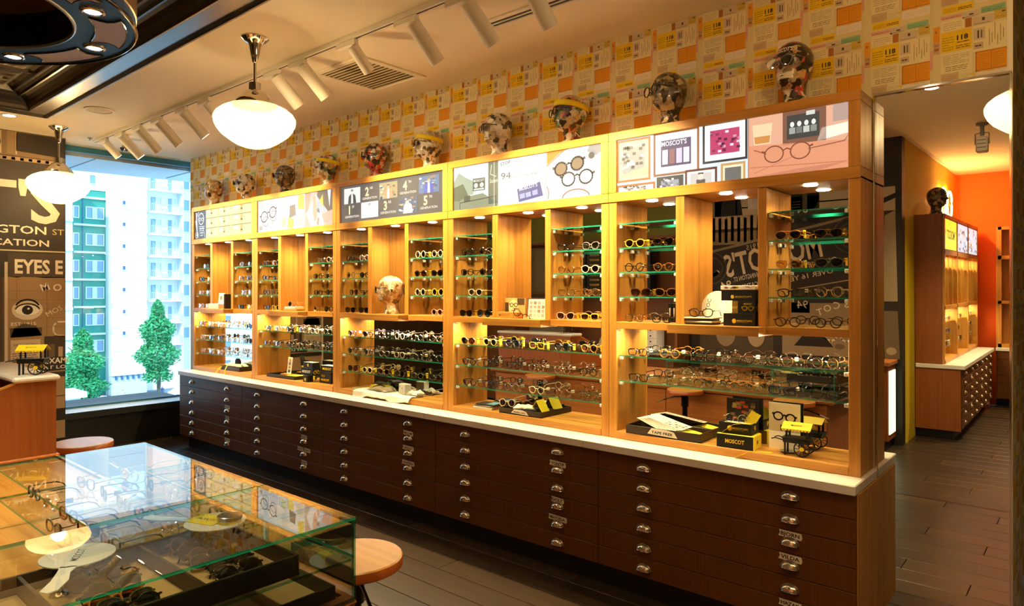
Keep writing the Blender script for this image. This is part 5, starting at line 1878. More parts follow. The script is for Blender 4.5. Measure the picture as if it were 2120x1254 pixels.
# air vent
v = thing('air_vent', 'square cream ceiling vent with louvre slats above the head displays', 'vent', (-3.98, 3.04, CZ))
for (a, b_, c_, d) in ((-.29, .29, -.29, -.245), (-.29, .29, .245, .29), (-.29, -.245, -.245, .245), (.245, .29, -.245, .245)):
    obj('frame', MB().bbox(a, b_, c_, d, -.012, 0, .003), 'ceiling_paint', v)
obj('well', MB().box(-.245, .245, -.245, .245, -.002, -.0005), mat_once('vent_dark', '8A7650', .8), v)
for k in range(13):
    y = -.235 + k * .0375
    mb = MB().add([(-.245, y, -.011), (.245, y, -.011), (.245, y + .028, -.003), (-.245, y + .028, -.003), (-.245, y, -.0095), (.245, y, -.0095), (.245, y + .028, -.0015), (-.245, y + .028, -.0015)], [(0, 3, 2, 1), (4, 5, 6, 7), (0, 1, 5, 4), (2, 3, 7, 6)])
    obj('slat', mb, 'ceiling_paint', v)
# slot diffuser
v = thing('air_slot', 'long white slot diffuser in the ceiling behind the last spotlight', 'vent', (-2.05, 2.93, CZ))
for (a, b_) in ((-.062, -.030), (.030, .062), (-.005, .005)):
    obj('rail', MB().bbox(-.66, .66, a, b_, -.010, 0, .002), 'white_paint', v)
obj('gap', MB().box(-.64, .64, -.030, .030, -.003, -.0005), 'black', v)
# ceiling speaker, sprinklers, downlights
c = thing('ceiling_speaker', 'flat round speaker grille in the ceiling left of the track', 'speaker', (-6.49, 2.115, CZ))
obj('grille', MB().lathe([(.001, -.008), (.085, -.008), (.10, -.003)], segs=36, cap=False), 'ceiling_dim', c, smooth=True)
obj('ring', MB().lathe([(.098, -.001), (.100, -.010), (.112, -.008), (.116, -.0005)], segs=36, cap=False), 'white_paint', c, smooth=True)
for (x, y, lab) in ((-4.56, 3.07, 'tiny sprinkler head in the ceiling left of the air vent'), (-7.75, 2.44, 'tiny sprinkler head at the window end of the track')):
    c = thing('sprinkler', lab, 'sprinkler', (x, y, CZ))
    obj('plate', MB().lathe([(.001, 0), (.022, 0), (.020, -.006), (.001, -.006)], segs=18), 'steel', c, smooth=True)
    obj('head', MB().lathe([(.001, -.006), (.008, -.006), (.008, -.02), (.014, -.022), (.014, -.025), (.001, -.025)], segs=14), 'nickel', c, smooth=True)
def downlight(x, y, lab, e=45.0, sz=100):
    c = thing('recessed_light', lab, 'light', (x, y, CZ))
    obj('trim_ring', MB().lathe([(.045, -.001), (.047, -.006), (.062, -.005), (.066, -.0005)], segs=28, cap=False), 'white_paint', c, smooth=True)
    obj('lamp_face', MB().lathe([(.001, -.003), (.046, -.003)], segs=28, cap=False), 'led', c)
    lamp('SPOT', 'recessed_lamp', (x, y, CZ - .02), e, WARM, (0, 0, 0), spot_size=math.radians(sz), spot_blend=.8, shadow_soft_size=.05)
downlight(-7.29, 1.66, 'round recessed downlight at the corner of the dark ceiling moulding', 25)
downlight(.6, 2.2, 'added unseen recessed downlight right of the wall mirror', 40)  # added out of view to light the counter and cabinet end
downlight(-1.0, 1.0, 'added unseen recessed downlight behind the photographer, over the aisle', 40)  # added out of view as extra light over the aisle
downlight(-.75, -.25, 'added recessed downlight at the mouth of the corridor', 120)  # added to brighten the corridor mouth in the mirror
downlight(-.35, -2.4, 'added recessed downlight in the middle of the corridor', 160)  # added to brighten the yellow corridor wall

# ------------------------------------------------------------------ the blue ring lamp
RX, RY, RZ = -3.375, .495, 2.75
t = thing('ring_lamp', 'big blue ring ceiling lamp with pale panels and small downlights over the island', 'lamp', (RX, RY, RZ))
mat('ring_blue', '1F62B8', .5)
mat('ring_pale', 'B9B2B4', .5)
mat('ring_brass', '8C6A34', .35, .6)
RO, RI = .71, .487
N = 72
mb = MB()
for k in range(N):
    a = 2 * PI * k / N
    for (r_, z) in ((RI, 0), (RO, 0), (RO, .05), (RO + .004, .055), (RO + .004, .16), (RO - .02, .18), (RI + .03, .18), (RI, .16)):
        mb.v.append((r_ * cos(a), r_ * sin(a), z))
for k in range(N):
    l = (k + 1) % N
    for j in range(8):
        mb.face([k * 8 + j, l * 8 + j, l * 8 + (j + 1) % 8, k * 8 + (j + 1) % 8])
me = mb.mesh('ring')
o = obj('ring', me, ['ring_blue', 'ring_brass', 'black'], t)
for i, p in enumerate(me.polygons):
    j = i % 8
    p.material_index = 0 if j in (0, 1) else (1 if j in (2, 3, 4) else 2)
for r_ in (RI, RO):
    obj('bead', MB().tube([(r_ * cos(2 * PI * q / N), r_ * sin(2 * PI * q / N), .0) for q in range(N)], .008, 8, True), 'black_gloss' if r_ == RO else 'steel', t, smooth=True)
for k in range(8):
    a0 = math.radians(49 + 45 * k)
    c = Vector((.60 * cos(a0), .60 * sin(a0), 0))
    lp = obj('downlight', MB().lathe([(.030, -.010), (.036, -.012), (.044, -.008), (.046, .0)], segs=24, cap=False).xf(Matrix.Translation(c)), 'nickel', t, smooth=True)
    obj('lamp_face', MB().lathe([(.001, -.006), (.031, -.006)], segs=24, cap=False).xf(Matrix.Translation(c)), 'led', lp)
    lamp('SPOT', 'ring_light', (RX + c.x, RY + c.y, RZ - .02), 15.0, (1, .84, .58), (0, 0, 0), spot_size=math.radians(90), spot_blend=.7, shadow_soft_size=.03)
    pts = []
    h = math.radians(15.5)
    am = a0 + PI / 8
    for q in range(9):
        pts.append((.675, am - h + 2 * h * q / 8))
    for q in range(1, 4):
        pts.append((.675 - .115 * q / 4, am + h - .06 * sin(PI * q / 4)))
    for q in range(9):
        pts.append((.560 - 0.0 * q, am + h - 2 * h * q / 8))
    for q in range(1, 4):
        pts.append((.560 + .115 * q / 4, am - h + .06 * sin(PI * q / 4)))
    P2 = [(r_ * cos(a), r_ * sin(a)) for r_, a in pts]
    obj('panel', MB().prism(P2, 'Z', -.006, -.001), 'ring_pale', t)
    obj('panel_border', MB().tube([(p[0], p[1], -.004) for p in P2], .004, 5, True), 'black_gloss', t)
mb = MB()
for k in range(N):
    a = 2 * PI * k / N
    mb.v += [(RI * cos(a), RI * sin(a), .15), ((RI - .03) * cos(a), (RI - .03) * sin(a), .36)]
for k in range(N):
    l = (k + 1) % N
    mb.face([2 * k, 2 * k + 1, 2 * l + 1, 2 * l])
obj('inner_drum', mb, mat_once('drum_brown', '5A4422', .5), t, smooth=True)
obj('drum_lid', MB().lathe([(.001, .36), (RI - .02, .36), (RI - .02, .38), (.001, .38)], segs=48), 'black', t)
obj('crossbar', MB().bbox(-.46, .46, -.10, .10, .20, .28, .01).xf(Matrix.Rotation(.35, 4, 'Z')), 'black', t)
for k in range(4):
    a = PI / 4 + k * PI / 2
    obj('hanger', MB().cyl((.6 * cos(a), .6 * sin(a), .17), (.6 * cos(a), .6 * sin(a), CZ - RZ + .12), .010, 10), 'black', t)
# ------------------------------------------------------------------ things on the bottom boards and in the niches
BB = .8524
def block(name, lab, cat, x, y, z, w, d, h, m, rot=0, b=.002, prints=(), group=None):
    """a box standing on something, with flat prints: (face, text/draw function)"""
    t = thing(name, lab, cat, (x, y, z), rot, group)
    obj('body', MB().bbox(-w / 2, w / 2, -d / 2, d / 2, 0, h, b), m, t)
    for face, fn in prints:
        a = Art(.0003)
        fn(a)
        if face == 'F':
            a.obj('print', (0, -d / 2 - .0002, 0), (1, 0, 0), (0, 0, 1), (0, -1, 0), 'print_paper', t)
        elif face == 'R':
            a.obj('print', (w / 2 + .0002, 0, 0), (0, 1, 0), (0, 0, 1), (1, 0, 0), 'print_paper', t)
        elif face == 'T':
            a.obj('print', (0, 0, h + .0002), (1, 0, 0), (0, 1, 0), (0, 0, 1), 'print_paper', t)
    return t
YC = 'EBC92A'
def P_word(w, z, h, c=YC, x=0):
    return lambda a: a.text('MOSCOT', x, z, h, c, .02, 'C', w=w)
def P_small(w, h):
    def f(a):
        a.ell(-w * .16, h * .38, h * .17, h * .19, YC)
        a.text('MOSCOT.NYC', w * .17, h * .33, h * .14, YC, .015, 'C', w=w * .48)
        a.rect(-.02, h * .25, w * .4, .0015, '8C7A20')
    return f
def P_cart(a):
    a.rect(-.012, .020, .024, .007, YC); a.ell(.004, .016, .006, .006, YC); a.rect(-.012, .030, .024, .005, YC); a.rect(-.010, .026, .002, .005, YC); a.rect(.008, .026, .002, .005, YC); a.rect(-.016, .009, .032, .0012, '8C7A20')
def P_specs(h):
    def f(a):
        a.spec(0, h * .40, .07, YC, .006)
        a.text('MOSCOT', 0, h * .62, h * .14, YC, .02, 'C', w=.045)
    return f
# --- bay beside the mirror
def card_tray(lab, x, y, z, w, d, h, word, rot=0.0):
    t = thing('tray', lab, 'tray', (x, y, z), rot)
    k = 'tray_wood'
    obj('base', MB().box(-w / 2, w / 2, -d / 2, d / 2, 0, .006), k, t)
    for (a, b_, c, e) in ((-w / 2, w / 2, -d / 2, -d / 2 + .006), (-w / 2, w / 2, d / 2 - .006, d / 2), (-w / 2, -w / 2 + .006, -d / 2 + .006, d / 2 - .006), (w / 2 - .006, w / 2, -d / 2 + .006, d / 2 - .006)):
        obj('rim', MB().bbox(a, b_, c, e, 0, h, .001), k, t)
    if word:
        a = Art(.0003)
        wl = w * .34
        a.poly([(-wl / 2 - .012, h * .28), (wl / 2 + .016, h * .14), (wl / 2 - .004, h * .78), (wl * .2, h * .96), (-wl / 2 + .014, h * .98)], 'E9E0CA')
        a.lay()
        a.text(word, 0, h * .36, h * .30, '15120E', .03, 'C', w=wl * .82, rot=-.02)
        a.obj('paper_label', (0, -d / 2 - .0004, 0), (1, 0, 0), (0, 0, 1), (0, -1, 0), 'print_paper', t)
    return t
card_tray('dark wooden tray of fanned printed cards beside the black boxes, on the mirror-end bottom board', -1.825, 3.452, BB, .445, .172, .047, 'TAPE FREE', .035)
def fan_card(k, x, y, z, rot, lab):
    t = thing('photo_card', lab, 'card', (x, y, z), rot, 'fanned photo cards in the tray')
    obj('sheet', MB().box(-.120, .120, -.045, .045, 0, .0012), 'paper', t)
    a = Art(.0003)
    for i in range(7):
        for j in range(3):
            a.rect(-.055 + i * .024, -.036 + j * .025, .019, .018, RND.choice(('C9B4A0', '8C7A70', 'D9C0AC', '6E645C')))
    a.type_lines(-.112, -.034, .046, .062, 6, '9C8C78', .3)
    a.obj('print', (0, 0, .0013), (1, 0, 0), (0, 1, 0), (0, 0, 1), 'print_paper', t)
for k in range(7):
    fan_card(k, -1.905 + .014 * k, 3.452, BB + .056 + .0030 * k, (.10, .16, -.42 + .035 * k), 'white card with photo squares, %s from the top of the fan in the dark tray' % ('seventh', 'sixth', 'fifth', 'fourth', 'third', 'second', 'first')[k])
t = thing('pouch', 'yellow cloth lying at the right end of the tray of fanned cards', 'cloth', (-1.70, 3.44, BB + .0065))
obj('fabric', MB().prism([(-.07, 0), (.07, 0), (.072, .022), (.03, .030), (-.02, .036), (-.068, .026)], 'Y', -.045, .045), 'yellow_card', t)
block('gift_box', 'long black box with yellow top and sides, lowest of the pile beside the toy cart', 'box', -1.418, 3.438, BB, .190, .125, .070, 'yellow_card', .05, prints=(
    ('F', lambda a: (a.rect(-.094, .001, .188, .068, '120E08'), a.lay(), a.text('MOSCOT', 0, .026, .020, YC, .03, 'C', w=.098))), ('R', lambda a: (a.rect(-.014, .025, .026, .02, 'B99A1C'), a.lay(), a.rect(-.010, .029, .018, .012, '8C7414')))))
t = thing('gift_box', 'open black box holding a crystal frame and tape, upper of the pile beside the cart', 'box', (-1.425, 3.452, BB + .0705), .05)
w, d, h = .168, .112, .056
for (a, b_, c, e) in ((-w / 2, w / 2, -d / 2, -d / 2 + .003), (-w / 2, w / 2, d / 2 - .003, d / 2), (-w / 2, -w / 2 + .003, -d / 2 + .003, d / 2 - .003), (w / 2 - .003, w / 2, -d / 2 + .003, d / 2 - .003)):
    obj('wall', MB().box(a, b_, c, e, 0, h), 'black', t)
obj('floor', MB().box(-w / 2, w / 2, -d / 2, d / 2, 0, .003), 'black', t)
obj('lid', MB().box(-w / 2, w / 2, d / 2, d / 2 + .004, .03, .165), 'black', t)
a = Art(.0003)
P_small(w, h * 1.3)(a)
a.obj('print', (0, -d / 2 - .0002, 0), (1, 0, 0), (0, 0, 1), (0, -1, 0), 'print_paper', t)
a = Art(.0003)
P_cart(a)
a.obj('print', (w / 2 + .0002, 0, .008), (0, 1, 0), (0, 0, 1), (1, 0, 0), 'print_paper', t)
a = Art(.0003)
r = random.Random(2)
a.rect(-.078, .036, .156, .12, '1E1712'); a.lay()
for k in range(26):
    a.rect(r.uniform(-.075, .05), r.uniform(.04, .14), .024, .014, r.choice(('4A3826', '6B5538', '2E241A', '8C7448', 'A8381C')))
a.obj('lid_picture', (0, d / 2 - .0003, 0), (1, 0, 0), (0, 0, 1), (0, -1, 0), 'print_gloss', t)
obj('filling', MB().box(-w / 2 + .004, w / 2 - .004, -d / 2 + .004, d / 2 - .004, .003, .045), 'paper', t)
glasses('round crystal clear', (-1.440, 3.440, BB + .1165), (-.35, 0, .0), ', lying in the open black box beside the toy cart')
o = thing('cloth', 'yellow lens cloth standing in the open black box', 'cloth', (-1.365, 3.462, BB + .1165), .1)
obj('sheet', MB().prism([(-.040, 0), (.020, -.0), (.052, .052), (.004, .072)], 'Y', -.001, .001), 'yellow_card', o)
def ribbon(lab, pts, w, txt=None):
    mb = MB()
    n = len(pts)
    for p in pts:
        mb.v += [(p[0] - p[3] * w / 2, p[1] - p[4] * w / 2, p[2]), (p[0] + p[3] * w / 2, p[1] + p[4] * w / 2, p[2])]
    for i in range(n - 1):
        mb.face([2 * i, 2 * i + 1, 2 * i + 3, 2 * i + 2])
    o = obj('ribbon', mb, 'yellow_card')
    o.modifiers.new('thick', 'SOLIDIFY').thickness = .0006
    tag(o, lab, 'ribbon')
    return o
rb = ribbon('yellow lettered ribbon lying across the board front below the black boxes', [(-1.405, 3.345, .8135, .35, .94), (-1.36, 3.356, .836, .35, .94), (-1.33, 3.372, .8532, .35, .94), (-1.28, 3.392, .8532, .3, .95), (-1.235, 3.405, .8534, .2, .98)], .020)
a = Art(.0003)
a.text('MOSCOT', 0, -.004, .009, '2A2408', .01, 'C', w=.06)
a.obj('lettering', (-1.300, 3.384, .8541), (.94, .33, 0), (-.33, .94, 0), (0, 0, 1), 'print_paper', rb)
ribbon('yellow ribbon looping over the front of the open black box', [(-1.50, 3.380, BB + .060, 0, 1), (-1.47, 3.384, BB + .085, 0, 1), (-1.43, 3.394, BB + .118, 0, 1), (-1.38, 3.396, BB + .130, 0, 1), (-1.345, 3.40, BB + .131, 0, 1)], .017)
t = thing('photo_stand', 'cream photo card of black glasses standing behind the toy pushcart', 'card', (-1.215, 3.520, BB))
obj('sheet', MB().box(-.078, .078, -.001, .001, .0, .235), 'paper', t)
a = Art(.0003)
a.rect(-.077, .090, .154, .144, 'C4AE88'); a.lay(); a.spec(.0, .165, .118, '14100C', .007, None, -.10); a.rect(-.02, .095, .01, .03, '4A3C2A'); a.rect(.015, .09, .008, .04, '4A3C2A')
a.obj('print', (0, -.0012, 0), (1, 0, 0), (0, 0, 1), (0, -1, 0), 'print_gloss', t)
o = thing('dish', 'small shiny round metal dish beside the toy cart leg', 'dish', (-1.185, 3.475, BB))
obj('body', MB().lathe([(.001, .002), (.030, .002), (.036, .006), (.037, .007), (.030, .004), (.001, .0045)], segs=30, cap=False), 'steel', o, smooth=True)
cart('black toy pushcart with yellow lettered roof on the bottom board near the mirror', (-1.125, 3.445, BB), .05)

# middle niche beside the mirror
NZ = 1.4804
bx = BX0 + 4 * BW
for k, (lab, w, d, h, m_n) in enumerate((('lowest dark magazine in the pile in the mirror-end middle niche', .15, .11, .010, 'black'), ('pale thin magazine second from the bottom of the niche pile', .148, .105, .008, 'paper'), ('black thick magazine third from the bottom of the niche pile', .152, .108, .012, 'black'), ('white top magazine of the pile in the mirror-end middle niche', .165, .112, .006, 'paper'))):
    z = NZ + (0, .0105, .019, .0315)[k]
    block('magazine', lab, 'magazine', bx + .565 + (.0, .006, -.004, .002)[k], 3.40, z, w, d, h, m_n, (.03, -.05, .06, 0)[k], .001)
glasses('keyhole black clear', (bx + .575, 3.36, NZ + .0379), (0, 0, .12), ', lying open on top of the magazine pile')
t = thing('paddle', 'round cream paddle leaning upright behind the magazines in the mirror-end niche', 'hand fan', (bx + .600, 3.490, NZ), (-.14, 0, 0))
obj('blade', MB().prism([(.088 * cos(2 * PI * k / 30), .090 + .088 * sin(2 * PI * k / 30)) for k in range(30)], 'Y', -.0015, .0015), 'paper', t)
a = Art(.0003)
a.text('TOC', -.04, .10, .022, '3A3228', .01, 'C', rot=1.4)
a.obj('print', (0, -.0018, 0), (1, 0, 0), (0, 0, 1), (0, -1, 0), 'print_paper', t)
for k, (lab, x, w, z, h, fn, fr) in enumerate((('black box at the foot of the stack in the mirror-end middle niche', .782, .165, 0, .062, P_small(.165, .062), P_cart), ('kraft-sided black box with yellow spectacles emblem, middle of the niche stack', .805, .12, .0625, .064, None, P_specs(.064)), ('black box with white patterned lid on top of the niche stack', .775, .175, .127, .054, P_small(.175, .05), P_cart))):
    b_ = block('gift_box', lab, 'box', bx + x, 3.405, NZ + z, w, .10, h, 'black', 0, .0015, prints=tuple(q for q in (('F', fn) if fn else ('F', lambda a: (a.rect(-.059, .002, .030, .06, '8C6A28'), a.lay(), a.text('MOSCOT', -.044, .024, .012, YC, .01, 'C', w=.026), a.rect(-.028, .0, .001, .064, '3A2A10'), a.spec(.022, .026, .06, YC, .005), a.text('MOSCOT', .022, .044, .008, YC, .02, 'C', w=.04))), ('R', fr))))
    if k == 2:
        obj('lid', MB().bbox(-.090, .090, -.053, .053, .054, .076, .002), 'white_plastic', b_)
        a = Art(.0003)
        for q in range(14):
            a.rect(RND.uniform(-.085, .06), RND.uniform(.056, .069), .018, .004, RND.choice(('C9A890', '8C7A70', 'E0C8B4', 'B9988A')))
        a.ell(-.005, .064, .010, .010, YC)
        a.obj('lid_print', (0, -.0535, 0), (1, 0, 0), (0, 0, 1), (0, -1, 0), 'print_paper', b_)
# behind the left niche: dark books
for k in range(3):
    block('book', '%s of three small dark books standing in the left column of the mirror-end bay' % ('left', 'middle', 'right')[k], 'book', bx + .325 + k * .026, 3.515, NZ, .022, .045, .105, 'black', 0, .001, prints=(('F', lambda a: a.rect(-.004, .03, .008, .05, 'C9C2B4')),), group='dark books in the left column')

# --- fourth bay
bx = BX0 + 3 * BW
card_tray('dark wooden tray of cloths and cases in the fourth bay, labelled in marker', bx + .655, 3.458, BB, .345, .165, .036, 'PENNING CARDS', .03)
block('book', 'grey book at the bottom of the pile left of the fourth bay tray', 'book', bx + .31, 3.445, BB, .155, .125, .014, 'white_plastic', .10, .001, group=None)
block('book', 'black covered book in the middle of the pile left of the fourth bay tray', 'book', bx + .315, 3.45, BB + .0145, .15, .12, .011, 'grey_paint', -.03, .001)
block('book', 'blue and black book on top of the pile left of the fourth bay tray', 'book', bx + .325, 3.452, BB + .026, .15, .12, .009, 'black', .14, .001, prints=(('T', lambda a: (a.rect(.0, -.05, .07, .1, '6E9CB4'),)),))
glasses('round cream purple', (bx + .515, 3.415, BB + .0364), (-.1, 0, .2), ', on the left of the fourth bay tray')
glasses('square tort green', (bx + .60, 3.478, BB + .0364), (-.1, 0, .1), ', at the back of the fourth bay tray')
def cloth_lump(lab, x, y, z, w, d, h, m_n, seed, rot=0, cat='cloth', name='cloth'):
    r = random.Random(seed)
    n = 12
    mb = MB()
    ph = [r.uniform(0, 6) for _ in range(4)]
    for i in range(n + 1):
        for j in range(n + 1):
            u, v = i / n * 2 - 1, j / n * 2 - 1
            e = max(0, 1 - max(abs(u), abs(v)) ** 3)
            zz = h * (e ** .5) * (.65 + .35 * sin(u * 4 + ph[0]) * cos(v * 3 + ph[1])) + .003 * sin(u * 9 + ph[2] + v * 7)
            mb.v.append((u * w / 2 * (1 + .08 * sin(v * 5 + ph[3])), v * d / 2 * (1 + .08 * sin(u * 6 + ph[2])), max(.001, zz)))
    for i in range(n):
        for j in range(n):
            p = i * (n + 1) + j
            mb.face([p, p + n + 1, p + n + 2, p + 1])
    o = obj(name, mb, m_n, None, (x, y, z), rot, smooth=True)
    o.modifiers.new('thick', 'SOLIDIFY').thickness = .002
    return tag(o, lab, cat)
cloth_lump('cream shoehorn-shaped cloth pouch across the fourth bay tray', bx + .655, 3.44, BB + .0375, .15, .09, .030, 'cloth', 3, .2)
t = thing('pouch', 'bright yellow folded card tent in the fourth bay tray', 'card', (bx + .745, 3.475, BB + .0068), .1)
obj('sheet', MB().prism([(-.062, 0), (-.058, 0), (.002, .086), (.058, 0), (.062, 0), (.002, .092)], 'Y', -.045, .045), 'yellow_card', t)
block('tin', 'small black spray case with pale lettering in the fourth bay tray', 'case', bx + .735, 3.40, BB + .0068, .085, .034, .040, 'black', .1, .002, prints=(('F', lambda a: a.type_lines(-.03, .008, .06, .02, 2, 'B9B4A0', .5)),))
block('wood_block', 'engraved wooden block in the middle niche of the fourth bay', 'block', bx + .575, 3.375, NZ, .185, .05, .040, 'oak_h', .02, .002, prints=(('F', lambda a: (a.text('MOSCOT', -.025, .011, .018, '4A3418', .01, 'C', w=.095), a.rect(.045, .012, .018, .003, '6B5028'), a.rect(.045, .020, .018, .003, '6B5028'))),))
t = thing('photo_card', 'sepia portrait photo standing behind the engraved wooden block', 'photo', (bx + .575, 3.430, NZ), .03)
obj('sheet', MB().box(-.085, .085, -.002, .002, 0, .130), 'paper', t)
a = Art(.0003)
a.rect(-.084, .001, .168, .128, 'C9A860'); a.lay(); a.rect(-.084, .001, .03, .10, '4A3420'); a.rect(.02, .085, .06, .044, '55432E'); a.ell(-.012, .070, .040, .052, 'E9D49C'); a.lay(); a.spec(-.010, .085, .07, '4A3622', .005); a.rect(-.03, .045, .035, .006, '8C6438'); a.rect(-.02, .058, .012, .012, 'C9A870')
a.obj('print', (0, -.0023, 0), (1, 0, 0), (0, 0, 1), (0, -1, 0), 'print_gloss', t)
t = thing('photo_card', 'white leaflet of small photo squares standing in the fourth bay middle niche', 'leaflet', (bx + .760, 3.425, NZ), (-.10, 0, -.02))
obj('sheet', MB().box(-.075, .075, -.0015, .0015, 0, .125), 'paper', t)
a = Art(.0003)
for i in range(4):
    for j in range(4):
        a.rect(-.064 + i * .034, .010 + j * .027, .024, .020, RND.choice(('B9988A', 'D9B8A4', '8C7468', 'C98A70')))
a.obj('print', (0, -.0018, 0), (1, 0, 0), (0, 0, 1), (0, -1, 0), 'print_paper', t)
glasses('panto black clear', (bx + .685, 3.345, NZ + .0005), (0, .5, .35), ', tilted against the leaflet in the fourth bay niche')

# --- middle bay: cloth hanging over the board edge with pouches on it
bx = BX0 + 2 * BW
mb = MB()
N1, N2 = 36, 14
for i in range(N1 + 1):
    u = i / N1
    drop = .030 + .055 * max(0, sin(u * 9.4 + .6)) ** 1.3 * (1 if u < .75 else .3) + .03 * max(0, 1 - abs(u - .03) * 14)
    for j in range(N2 + 1):
        v = j / N2
        x = bx + .245 + u * .70
        if v < .55:
            s = v / .55
            y, z = 3.515 - s * .155, BB + .004 + .008 * abs(sin(u * 17 + v * 6)) * (1 if s > .1 else .3)
        else:
            s = (v - .55) / .45
            y, z = 3.357 - .010 * s - .012 * abs(sin(u * 20)) * s, BB + .003 - drop * s
        mb.v.append((x, y, max(z, .8125)))
for i in range(N1):
    for j in range(N2):
        p = i * (N2 + 1) + j
        mb.face([p, p + 1, p + N2 + 2, p + N2 + 1])
o = obj('cloth', mb, 'cloth', smooth=True)
o.modifiers.new('thick', 'SOLIDIFY').thickness = .0015
tag(o, 'white cloth draped over the bottom board edge of the middle bay', 'cloth')
mat('floral', 'B9B49C', .8, var=(45, '8C6A4A'))
cloth_lump('black folded pouch on the floral pouch in the middle bay', bx + .47, 3.475, BB + .062, .16, .07, .018, 'black', 5, .1, 'pouch', 'pouch')
cloth_lump('yellow cloth bulging behind the floral pouch in the middle bay', bx + .40, 3.495, BB + .014, .17, .06, .040, 'yellow_card', 8, 0)
cloth_lump('floral patterned pouch lying on the white cloth in the middle bay', bx + .50, 3.450, BB + .014, .26, .11, .045, 'floral', 6, -.05, 'pouch', 'pouch')
block('sample_box', 'pale translucent box standing on the white cloth in the middle bay', 'box', bx + .775, 3.455, BB + .014, .085, .06, .075, 'white_plastic', -.1, .003, prints=(('F', lambda a: (a.rect(-.035, .05, .012, .012, 'C9A86C'), a.rect(.0, .04, .008, .008, '3A3A34'))),))
cloth_lump('crumpled white tissue at the right of the white cloth in the middle bay', bx + .885, 3.47, BB + .014, .12, .09, .040, 'cloth', 9, 0)
cloth_lump('small green and red patterned cloth at the left of the middle bay board', bx + .215, 3.435, BB, .12, .07, .012, 'floral', 12, .1)

# --- second bay
bx = BX0 + BW
card_tray('black tray holding a photo strip and yellow leaflets in the second bay', bx + .430, 3.462, BB, .455, .155, .030, None, .03)
block('wood_block', 'small wooden stand under the photo strip in the second bay tray', 'block', bx + .425, 3.462, BB + .0068, .14, .055, .028, 'oak_h', .05, .002)
t = thing('photo_card', 'tall white strip of four photographs standing in the second bay tray', 'photo', (bx + .450, 3.465, BB + .0352), (-.12, 0, -.06))
obj('sheet', MB().box(-.040, .040, -.0015, .0015, 0, .155), 'paper', t)
a = Art(.0003)
for j in range(4):
    a.rect(-.024, .012 + j * .034, .048, .029, ('6E6A7C', 'D9B88C', 'C9A88C', 'E0A860')[j]); a.lay(); a.ell(0, .026 + j * .034, .012, .011, ('3A3640', '8C6A50', '6E5A4C', 'B97A3C')[j])
a.obj('print', (0, -.0018, 0), (1, 0, 0), (0, 0, 1), (0, -1, 0), 'print_gloss', t)
t = thing('card', 'bright yellow card lettered NYC behind the second bay tray', 'card', (bx + .660, 3.535, BB))
obj('sheet', MB().box(-.11, .11, -.001, .001, 0, .150), 'yellow_card', t)
a = Art(.0003)
a.rect(-.11, .115, .22, .05, '100E0A'); a.lay(); a.text('MOSCOT', .03, .128, .020, YC, .02, 'C', w=.10); a.text('NYC', -.045, .062, .032, '3A3410', 0, 'L', w=.085)
a.obj('print', (0, -.0013, 0), (1, 0, 0), (0, 0, 1), (0, -1, 0), 'print_paper', t)
t = thing('leaflet', 'yellow printed leaflet lying in the second bay tray', 'leaflet', (bx + .575, 3.455, BB + .031), .1)
obj('sheet', MB().box(-.075, .075, -.05, .05, 0, .0015), 'yellow_card', t)
block('gift_box', 'tiny black box with yellow cart mark, foot of the second bay stack', 'box', bx + .845, 3.415, BB, .070, .06, .058, 'black', .0, .0015, prints=(('F', P_cart),))
block('gift_box', 'lettered black box in the middle of the second bay stack', 'box', bx + .845, 3.445, BB + .0585, .17, .085, .066, 'black', .04, .0015, prints=(('F', lambda a: (a.text('MOSCOT', -.01, .022, .022, 'E6E2D0', .03, 'C', w=.12),)), ('R', P_specs(.066))))
block('gift_box', 'black box with white lid on top of the second bay stack', 'box', bx + .855, 3.445, BB + .125, .15, .075, .048, 'black', -.03, .0015, prints=(('F', P_cart), ('T', lambda a: a.rect(-.073, -.036, .146, .072, 'E6E0D0'))))
block('gift_box', 'big black box with yellow lettering behind the second bay stack', 'box', bx + 1.06, 3.49, BB, .17, .085, .10, 'black', 0, .0015, prints=(('F', lambda a: (a.spec(-.03, .065, .05, YC, .005), a.text('MOSCOT', .0, .022, .018, YC, .02, 'C', w=.12))),))
block('gift_box', 'upper black box with pale lid behind the second bay stack', 'box', bx + 1.08, 3.49, BB + .1005, .17, .08, .055, 'black', .05, .0015, prints=(('F', P_word(.12, .018, .020)), ('T', lambda a: a.rect(-.083, -.038, .166, .076, 'E6E0D0'))))
block('book', 'lower flat case under the crystal frame in the second bay middle niche', 'case', bx + .70, 3.37, NZ, .20, .10, .022, 'tray_felt', .03, .002)
block('book', 'upper pale flat case under the crystal frame in the second bay middle niche', 'case', bx + .69, 3.372, NZ + .0225, .18, .09, .016, 'paper', -.05, .002)
glasses('panto crystal clear', (bx + .68, 3.36, NZ + .039), (0, 0, .1), ', lying on two flat cases in the second bay niche')

